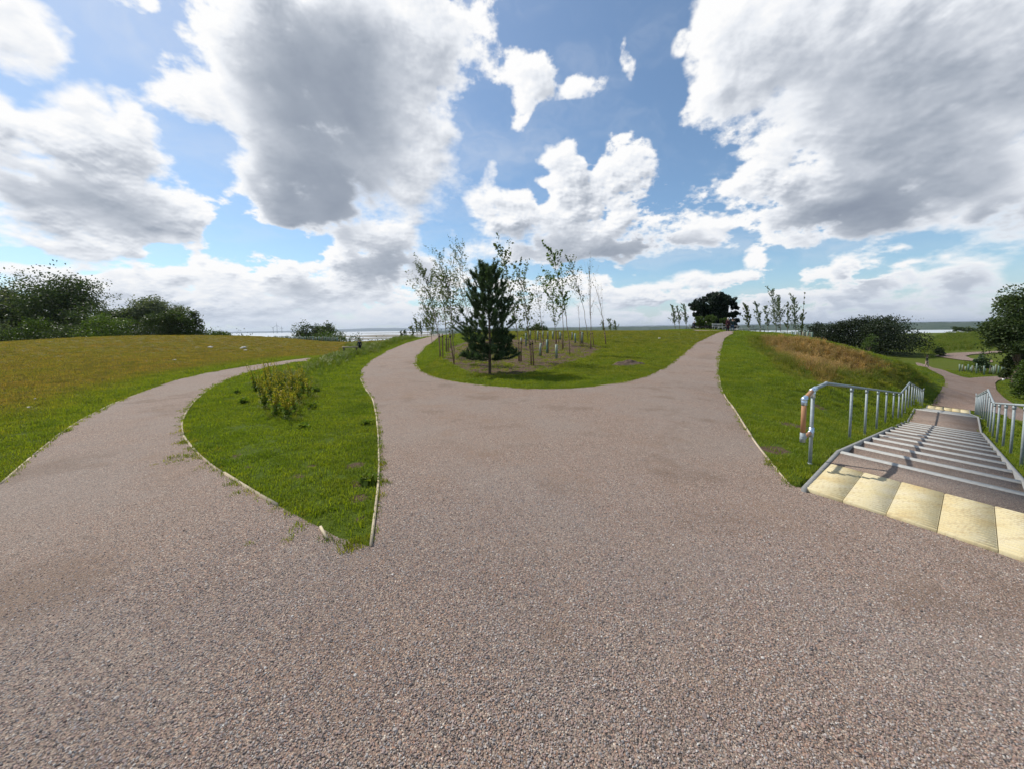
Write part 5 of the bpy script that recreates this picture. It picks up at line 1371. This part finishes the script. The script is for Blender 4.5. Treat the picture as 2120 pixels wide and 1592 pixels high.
# pale far buildings on the shore across the water
# ------------------------------------------------------------------ scattered cover: grass, tall grass, loose gravel
def scatter(name, pts, rot, scl, attrs, protos, label):
    """one mass of ground cover: prototypes placed on points by a geometry nodes modifier"""
    me = mesh_np(name, pts, attrs={'rot': ('FLOAT_VECTOR', rot), 'scl': ('FLOAT', scl), 'pick': ('INT', rng.integers(0, len(protos), len(pts))), **{k: ('FLOAT', v) for k, v in attrs.items()}})
    o = link(name, me); ng = bpy.data.node_groups.new(name, 'GeometryNodeTree')
    ng.interface.new_socket('Geometry', in_out='INPUT', socket_type='NodeSocketGeometry'); ng.interface.new_socket('Geometry', in_out='OUTPUT', socket_type='NodeSocketGeometry')
    N = ng.nodes; L = ng.links
    gi = N.new('NodeGroupInput'); go = N.new('NodeGroupOutput'); iop = N.new('GeometryNodeInstanceOnPoints')
    jn = N.new('GeometryNodeJoinGeometry')
    for p in reversed(protos):
        oi = N.new('GeometryNodeObjectInfo'); oi.inputs['Object'].default_value = p; oi.inputs['As Instance'].default_value = True
        L.new(oi.outputs['Geometry'], jn.inputs[0])
    def na(nm, ty):
        n = N.new('GeometryNodeInputNamedAttribute'); n.data_type = ty; n.inputs['Name'].default_value = nm; return n.outputs[0]
    m2p = N.new('GeometryNodeMeshToPoints'); L.new(gi.outputs[0], m2p.inputs[0])
    L.new(m2p.outputs[0], iop.inputs['Points']); L.new(jn.outputs[0], iop.inputs['Instance'])
    iop.inputs['Pick Instance'].default_value = True
    L.new(na('pick', 'INT'), iop.inputs['Instance Index'])
    e2r = N.new('FunctionNodeEulerToRotation'); L.new(na('rot', 'FLOAT_VECTOR'), e2r.inputs[0]); L.new(e2r.outputs[0], iop.inputs['Rotation'])
    L.new(na('scl', 'FLOAT'), iop.inputs['Scale'])
    L.new(iop.outputs[0], go.inputs[0])
    md = o.modifiers.new('scatter', 'NODES'); md.node_group = ng
    return tag(o, label, kind='stuff')
def proto(name, me, mat):
    o = bpy.data.objects.new(name, me)
    if not me.materials: me.materials.append(mat)
    return o
def tuft(n, spread, h, w, lean=.5, heads=0):
    V = []; T = []; Q = []
    for k in range(n):
        a_ = rng.uniform(0, 2 * PI); r = spread * math.sqrt(rng.random()); x, y = r * math.cos(a_), r * math.sin(a_); b_ = rng.uniform(0, 2 * PI); ln = rng.uniform(.1, lean); hh = h * rng.uniform(.55, 1.15)
        dx, dy = math.cos(b_), math.sin(b_); sx, sy = -dy * w / 2, dx * w / 2; m = len(V)
        mx_, my_ = x + dx * hh * ln * .3, y + dy * hh * ln * .3; tx, ty = x + dx * hh * ln, y + dy * hh * ln
        V += [(x - sx, y - sy, -.01), (x + sx, y + sy, -.01), (mx_ + sx * .8, my_ + sy * .8, hh * .6), (mx_ - sx * .8, my_ - sy * .8, hh * .6), (tx, ty, hh * (1 - ln * .25))]
        Q.append((m, m + 1, m + 2, m + 3)); T.append((m + 3, m + 2, m + 4))
        if heads and rng.random() < heads:
            m = len(V); q = w * 1.6
            for e in range(3):
                zz_ = hh * (.86 + .07 * e); V += [(tx - q, ty, zz_), (tx, ty + q, zz_ + .02), (tx + q, ty, zz_), (tx, ty - q, zz_ + .03)]; Q.append((m + e * 4, m + e * 4 + 1, m + e * 4 + 2, m + e * 4 + 3))
    return mesh_np('tuft', V, T, Q)
lawn_protos = [proto('grass_tuft', tuft(26, .085, .040, .0065, .9), M['grass']) for _ in range(4)]
tall_protos = [proto('tall_grass_tuft', tuft(22, .10, .42, .011, .45, .5), M['tall']) for _ in range(4)]
def polar_points(r0, r1, a0, a1, dens):
    """random points over a sector, dens(r) per square metre"""
    rs = np.linspace(r0, r1, 80); d = dens(rs) * rs * (a1 - a0); cum = np.r_[0, np.cumsum((d[1:] + d[:-1]) / 2 * np.diff(rs))]
    n = int(cum[-1]); r = np.interp(rng.random(n) * cum[-1], cum, rs); a_ = rng.uniform(a0, a1, n)
    return np.c_[r * np.sin(a_), r * np.cos(a_)]
def place(xy, lift=0.0): return np.c_[xy, height(xy[:, 0], xy[:, 1]) + lift]
# mown turf
xy = polar_points(2.6, 72, math.radians(-60), math.radians(62), lambda r: np.where(r < 9, 190, 190 * (9 / r) ** 1.7))
ok = ~inside(main_path, xy[:, 0], xy[:, 1]) & ~inside(lower_path, xy[:, 0], xy[:, 1]) & ~in_stairs(xy[:, 0], xy[:, 1], .07)[0]
so_ = soilness(xy[:, 0], xy[:, 1]) + .55 * fbm(xy[:, 0] * 3, xy[:, 1] * 3, xy[:, 0] * 0, 3, .6, 61)
ok &= (so_ < .40) | (rng.random(len(xy)) < .16)
xy = xy[ok]
dry = dryness(xy[:, 0], xy[:, 1]) + .30 * fbm(xy[:, 0] * .35, xy[:, 1] * .35, xy[:, 0] * 0, 4, .6, 71) + .20 * fbm(xy[:, 0] * 3, xy[:, 1] * 3, xy[:, 0] * 0, 3, .6, 72)
r = np.hypot(xy[:, 0], xy[:, 1]); n = len(xy)
tone = .5 + .9 * fbm(xy[:, 0] * 1.3, xy[:, 1] * 1.3, xy[:, 0] * 0, 4, .6, 73) + rng.normal(size=n) * .12
patch = fbm(xy[:, 0] * 1.8, xy[:, 1] * 1.8, xy[:, 0] * 0, 3, .6, 74)
scl = (rng.uniform(.7, 1.2, n) + np.clip(patch, 0, 1) * 1.0) * np.clip(r / 9, 1, 2.6) ** .8
scatter('lawn_grass', place(xy), np.c_[rng.normal(size=(n, 2)) * .1, rng.uniform(0, 6.28, n)], scl, {'dry': dry, 'tone': tone}, lawn_protos, 'short mown grass of the lawns and field')
print('lawn tufts', n)
# tall grass and herbs
P_all = []; D_all = []; S_all = []
def tall_area(poly, dens, s0, s1, dr0, seed):
    p = np.array(poly); lo, hi = p.min(0), p.max(0); n = int(dens * np.prod(hi - lo)); q = rng.uniform(lo, hi, (n, 2)); q = q[inside(poly, q[:, 0], q[:, 1])]
    q = q[~inside(main_path, q[:, 0], q[:, 1]) & ~inside(lower_path, q[:, 0], q[:, 1]) & ~in_stairs(q[:, 0], q[:, 1], .4)[0]]
    d = dist_poly(poly, q[:, 0], q[:, 1]); nz = fbm(q[:, 0] * .8, q[:, 1] * .8, q[:, 0] * 0, 4, .6, seed); keep = rng.random(len(q)) < np.clip(.45 + nz * 1.2 + d * .3, 0.05, 1); q, d, nz = q[keep], d[keep], nz[keep]
    P_all.append(q); D_all.append((dryness(q[:, 0], q[:, 1]) if dr0 is None else dr0) + .5 * nz + rng.normal(size=len(q)) * .06); S_all.append(rng.uniform(s0, s1, len(q)) * np.clip(.45 + d * .5, .4, 1))
tall_area(tall_left, 18, .5, 1.1, .18, 81)
tall_area(tall_right, 22, .45, 1.0, None, 82)
tall_area(tall_low, 12, .6, 1.2, .12, 83)
tall_area(LOWBED, 10, .5, 1.0, .12, 85)
tall_area(P2([(510, 800), (560, 778), (640, 775), (665, 800), (655, 850), (610, 885), (560, 870), (525, 840)]), 42, .3, .9, .30, 84)
tall_area(P2([(1900, 742), (1890, 722), (1930, 700), (1960, 691), (2060, 691), (2100, 700), (2100, 722), (2000, 727), (1950, 732), (1925, 745)]), .7, 1.6, 3.0, .22, 86)
xy = np.concatenate(P_all); n = len(xy)
scatter('tall_grass', place(xy), np.c_[rng.normal(size=(n, 2)) * .12 + np.array([0, -.10]), rng.uniform(0, 6.28, n)], np.concatenate(S_all), {'dry': np.concatenate(D_all), 'tone': .5 + rng.normal(size=n) * .2}, tall_protos, 'tall seeding grass on the bank and verges, rust brown where ripe')
print('tall tufts', n)
# stray weeds at the rims of the gravel
xy = []
for run, w_, n_ in ((edge_isl_l[3:], .06, 130), (edge_isl_r[:8], .035, 60), (edge_field[:6], .03, 60), (edge_right[2:], .04, 60), (edge_mid[2:14], .05, 120)):
    p = np.array(run); seg = np.r_[0, np.cumsum(np.hypot(*np.diff(p, axis=0).T))]; d = rng.random(n_) * seg[-1]
    keep = fbm(d * 1.1, d * 0 + n_, d * 0, 3, .6, 91) > -.12; d = d[keep]
    q = np.c_[np.interp(d, seg, p[:, 0]), np.interp(d, seg, p[:, 1])] + rng.normal(size=(len(d), 2)) * w_; xy.append(q)
for (x, y, s_, n_) in ((735, 1128, .05, 16), (510, 1128, .02, 2), (592, 1122, .02, 2), (790, 1000, .06, 8), (395, 945, .14, 40), (385, 915, .08, 20), (1610, 960, .08, 16)):
    c = ground_pt(x, y)[:2]; xy.append(c + rng.normal(size=(n_, 2)) * s_)
xy = np.concatenate(xy); n = len(xy)
scatter('path_edge_weeds', place(xy, .004), np.c_[rng.normal(size=(n, 2)) * .2, rng.uniform(0, 6.28, n)], rng.uniform(.35, 1.1, n), {'dry': .12 + rng.random(n) * .35, 'tone': rng.random(n)}, lawn_protos, 'stray tufts of grass creeping over the path edges')
# loose stones of the path close by
def pebble():
    b = bmesh.new(); bmesh.ops.create_icosphere(b, subdivisions=1, radius=1.0)
    for v in b.verts:
        v.co *= rng.uniform(.72, 1.15); v.co.z *= .62; v.co.x *= 1.2
    me = bpy.data.meshes.new('pebble'); b.to_mesh(me); b.free(); return me
def make_stone():
    m, g, out = material('path_stone')
    tn = attr(g, 'tone', 'INSTANCER')
    c = g.ramp(tn, [(0.0, (.055, .052, .055)), (.15, (.15, .13, .125)), (.32, (.30, .20, .17)), (.48, (.36, .295, .265)), (.6, (.23, .23, .235)), (.74, (.39, .255, .20)), (.86, (.45, .40, .36)), (.97, (.42, .39, .36)), (1.0, (.66, .63, .58))])
    geo = g.n.new('ShaderNodeTexCoord')
    c = g.mix(g.m('MULTIPLY', g.noise(geo.outputs['Object'], 2.0, 3, .6), .3), c, (.20, .16, .135))
    principled(g, out, c, .8, spec=.3); return m
M['pebble'] = make_stone()
peb = [proto('pebble', pebble(), M['pebble']) for _ in range(6)]
xy = polar_points(1.35, 6.0, math.radians(-57), math.radians(57), lambda r: np.where(r < 2.8, 11000, 11000 * np.clip((6.3 - r) / 3.5, 0, 1) ** 1.5))
ok = inside(main_path, xy[:, 0], xy[:, 1]); clean = fbm(xy[:, 0] * 1.5, xy[:, 1] * 1.5, xy[:, 0] * 0, 4, .6, 95)
ok &= rng.random(len(xy)) < np.clip(.85 + clean * 1.1, .30, 1)
vis = xy[:, 1] > 1.0
xy = xy[ok & vis]; n = len(xy)
scatter('loose_gravel', place(xy, .0035), np.c_[rng.normal(size=(n, 2)) * .4, rng.uniform(0, 6.28, n)], .0037 * np.exp(rng.normal(size=n) * .30), {'tone': rng.random(n)}, peb, 'loose pink, grey and buff stone chippings of the path')
print('pebbles', n)

# ------------------------------------------------------------------ flowering weeds on the pointed lawn
def weed_plant(label, x, y, h, cat='weed', flowers=True, group=None, bushy=1.0):
    b = ground_pt(x, y); t = thing('flowering_weed' if flowers else 'leafy_weed', label, cat, tuple(b), group=group)
    mb = MB(); LP = []; FP = []
    h = h * (1.7 if flowers else .62)
    for k in range(int(9 * bushy) + 1):
        a_ = rng.uniform(0, 6.28); hh = h * rng.uniform(.5, 1.05); sp_ = .30 if flowers else .5; dx = math.cos(a_) * sp_ * hh * rng.random(); dy = math.sin(a_) * sp_ * hh * rng.random()
        mb.tube([(0, 0, 0), (dx * .4, dy * .4, hh * .5), (dx - .05 * hh, dy, hh)], [.006, .005, .003], 4, caps=False)
        for q in range(8 if flowers else 14):
            f = rng.uniform(.03, .5) if flowers else rng.uniform(.05, .9); LP.append((dx * f + rng.normal() * .035, dy * f + rng.normal() * .035, hh * f))
        if flowers:
            for q in range(30):
                f = rng.uniform(.3, 1.03); FP.append((dx * f - .05 * hh * f + rng.normal() * .012, dy * f + rng.normal() * .012, hh * f))
    mb.build('stem', M['weedleaf'], t)
    V, Q = leaf_quads(np.array(LP), .045, 2.2); link('leaves', mesh_np('leaves', V, None, Q), M['weedleaf'], t)
    if flowers:
        V, Q = leaf_quads(np.array(FP), .019, 1.6); link('blossoms', mesh_np('blossoms', V, None, Q), M['weed'], t)
GW = 'tall yellow-flowering weeds on the pointed lawn'
spots = [(530, 812, .50), (540, 822, .48), (552, 808, .55), (560, 830, .55), (566, 815, .60), (575, 842, .50), (584, 820, .60), (590, 808, .52), (597, 850, .42), (604, 826, .5), (612, 812, .5), (618, 836, .42), (628, 815, .45), (570, 862, .34), (596, 868, .34), (548, 846, .4), (640, 822, .36), (583, 856, .36), (608, 858, .3), (622, 800, .5)]
lab = ['near the outer rim of the clump', 'on the outer side, low', 'with the first tall spikes', 'in the thick of the yellow spikes', 'forming the top of the clump', 'in front of the tallest spikes', 'at the heart of the clump', 'behind the heart of the clump', 'low at the front edge', 'with orange-yellow spikes', 'with a brownish top', 'short and sparse', 'towards the far path', 'lowest front one', 'front one with reddish stems', 'leafy at the front left', 'outlier on the right', 'small one among the front leaves', 'small one front right', 'rearmost on the right']
for (x, y, h), lb in zip(spots, lab): weed_plant('yellow-flowering weed ' + lb + ' of the lawn clump' if 'clump' not in lb else 'yellow-flowering weed ' + lb, x, y, h, group=GW)
for (x, y, h, lb) in [(490, 815, .22, 'green leafy weed left of the yellow clump'), (505, 835, .25, 'dark green leafy weed beside the yellow clump'), (655, 812, .25, 'leafy weed right of the yellow clump'), (628, 886, .14, 'pale thistle-like rosette alone in the lawn'), (760, 1000, .18, 'coarse grass-like tuft beside the bare soil near the timber edging'), (758, 878, .14, 'small broad-leaved weed close to the straight edging'), (645, 845, .22, 'leafy weed in front of the right end of the clump')]:
    weed_plant(lb, x, y, h, flowers=False, bushy=1.4)

# ------------------------------------------------------------------ the air between here and the far shore
m = bpy.data.materials.new('hazy_air'); m.use_nodes = True; g = G(m.node_tree)
for n_ in list(m.node_tree.nodes): m.node_tree.nodes.remove(n_)
out = m.node_tree.nodes.new('ShaderNodeOutputMaterial'); pv = g.n.new('ShaderNodeVolumePrincipled')
pv.inputs['Color'].default_value = (.80, .88, 1.0, 1); pv.inputs['Density'].default_value = 6.0e-5; pv.inputs['Anisotropy'].default_value = .2
g.l.new(pv.outputs[0], out.inputs['Volume'])
hz_o = MB().box((0, 0, 64), (54000, 54000, 172)).build('haze', m)
tag(hz_o, 'thin bluish sea air over the estuary', kind='stuff')
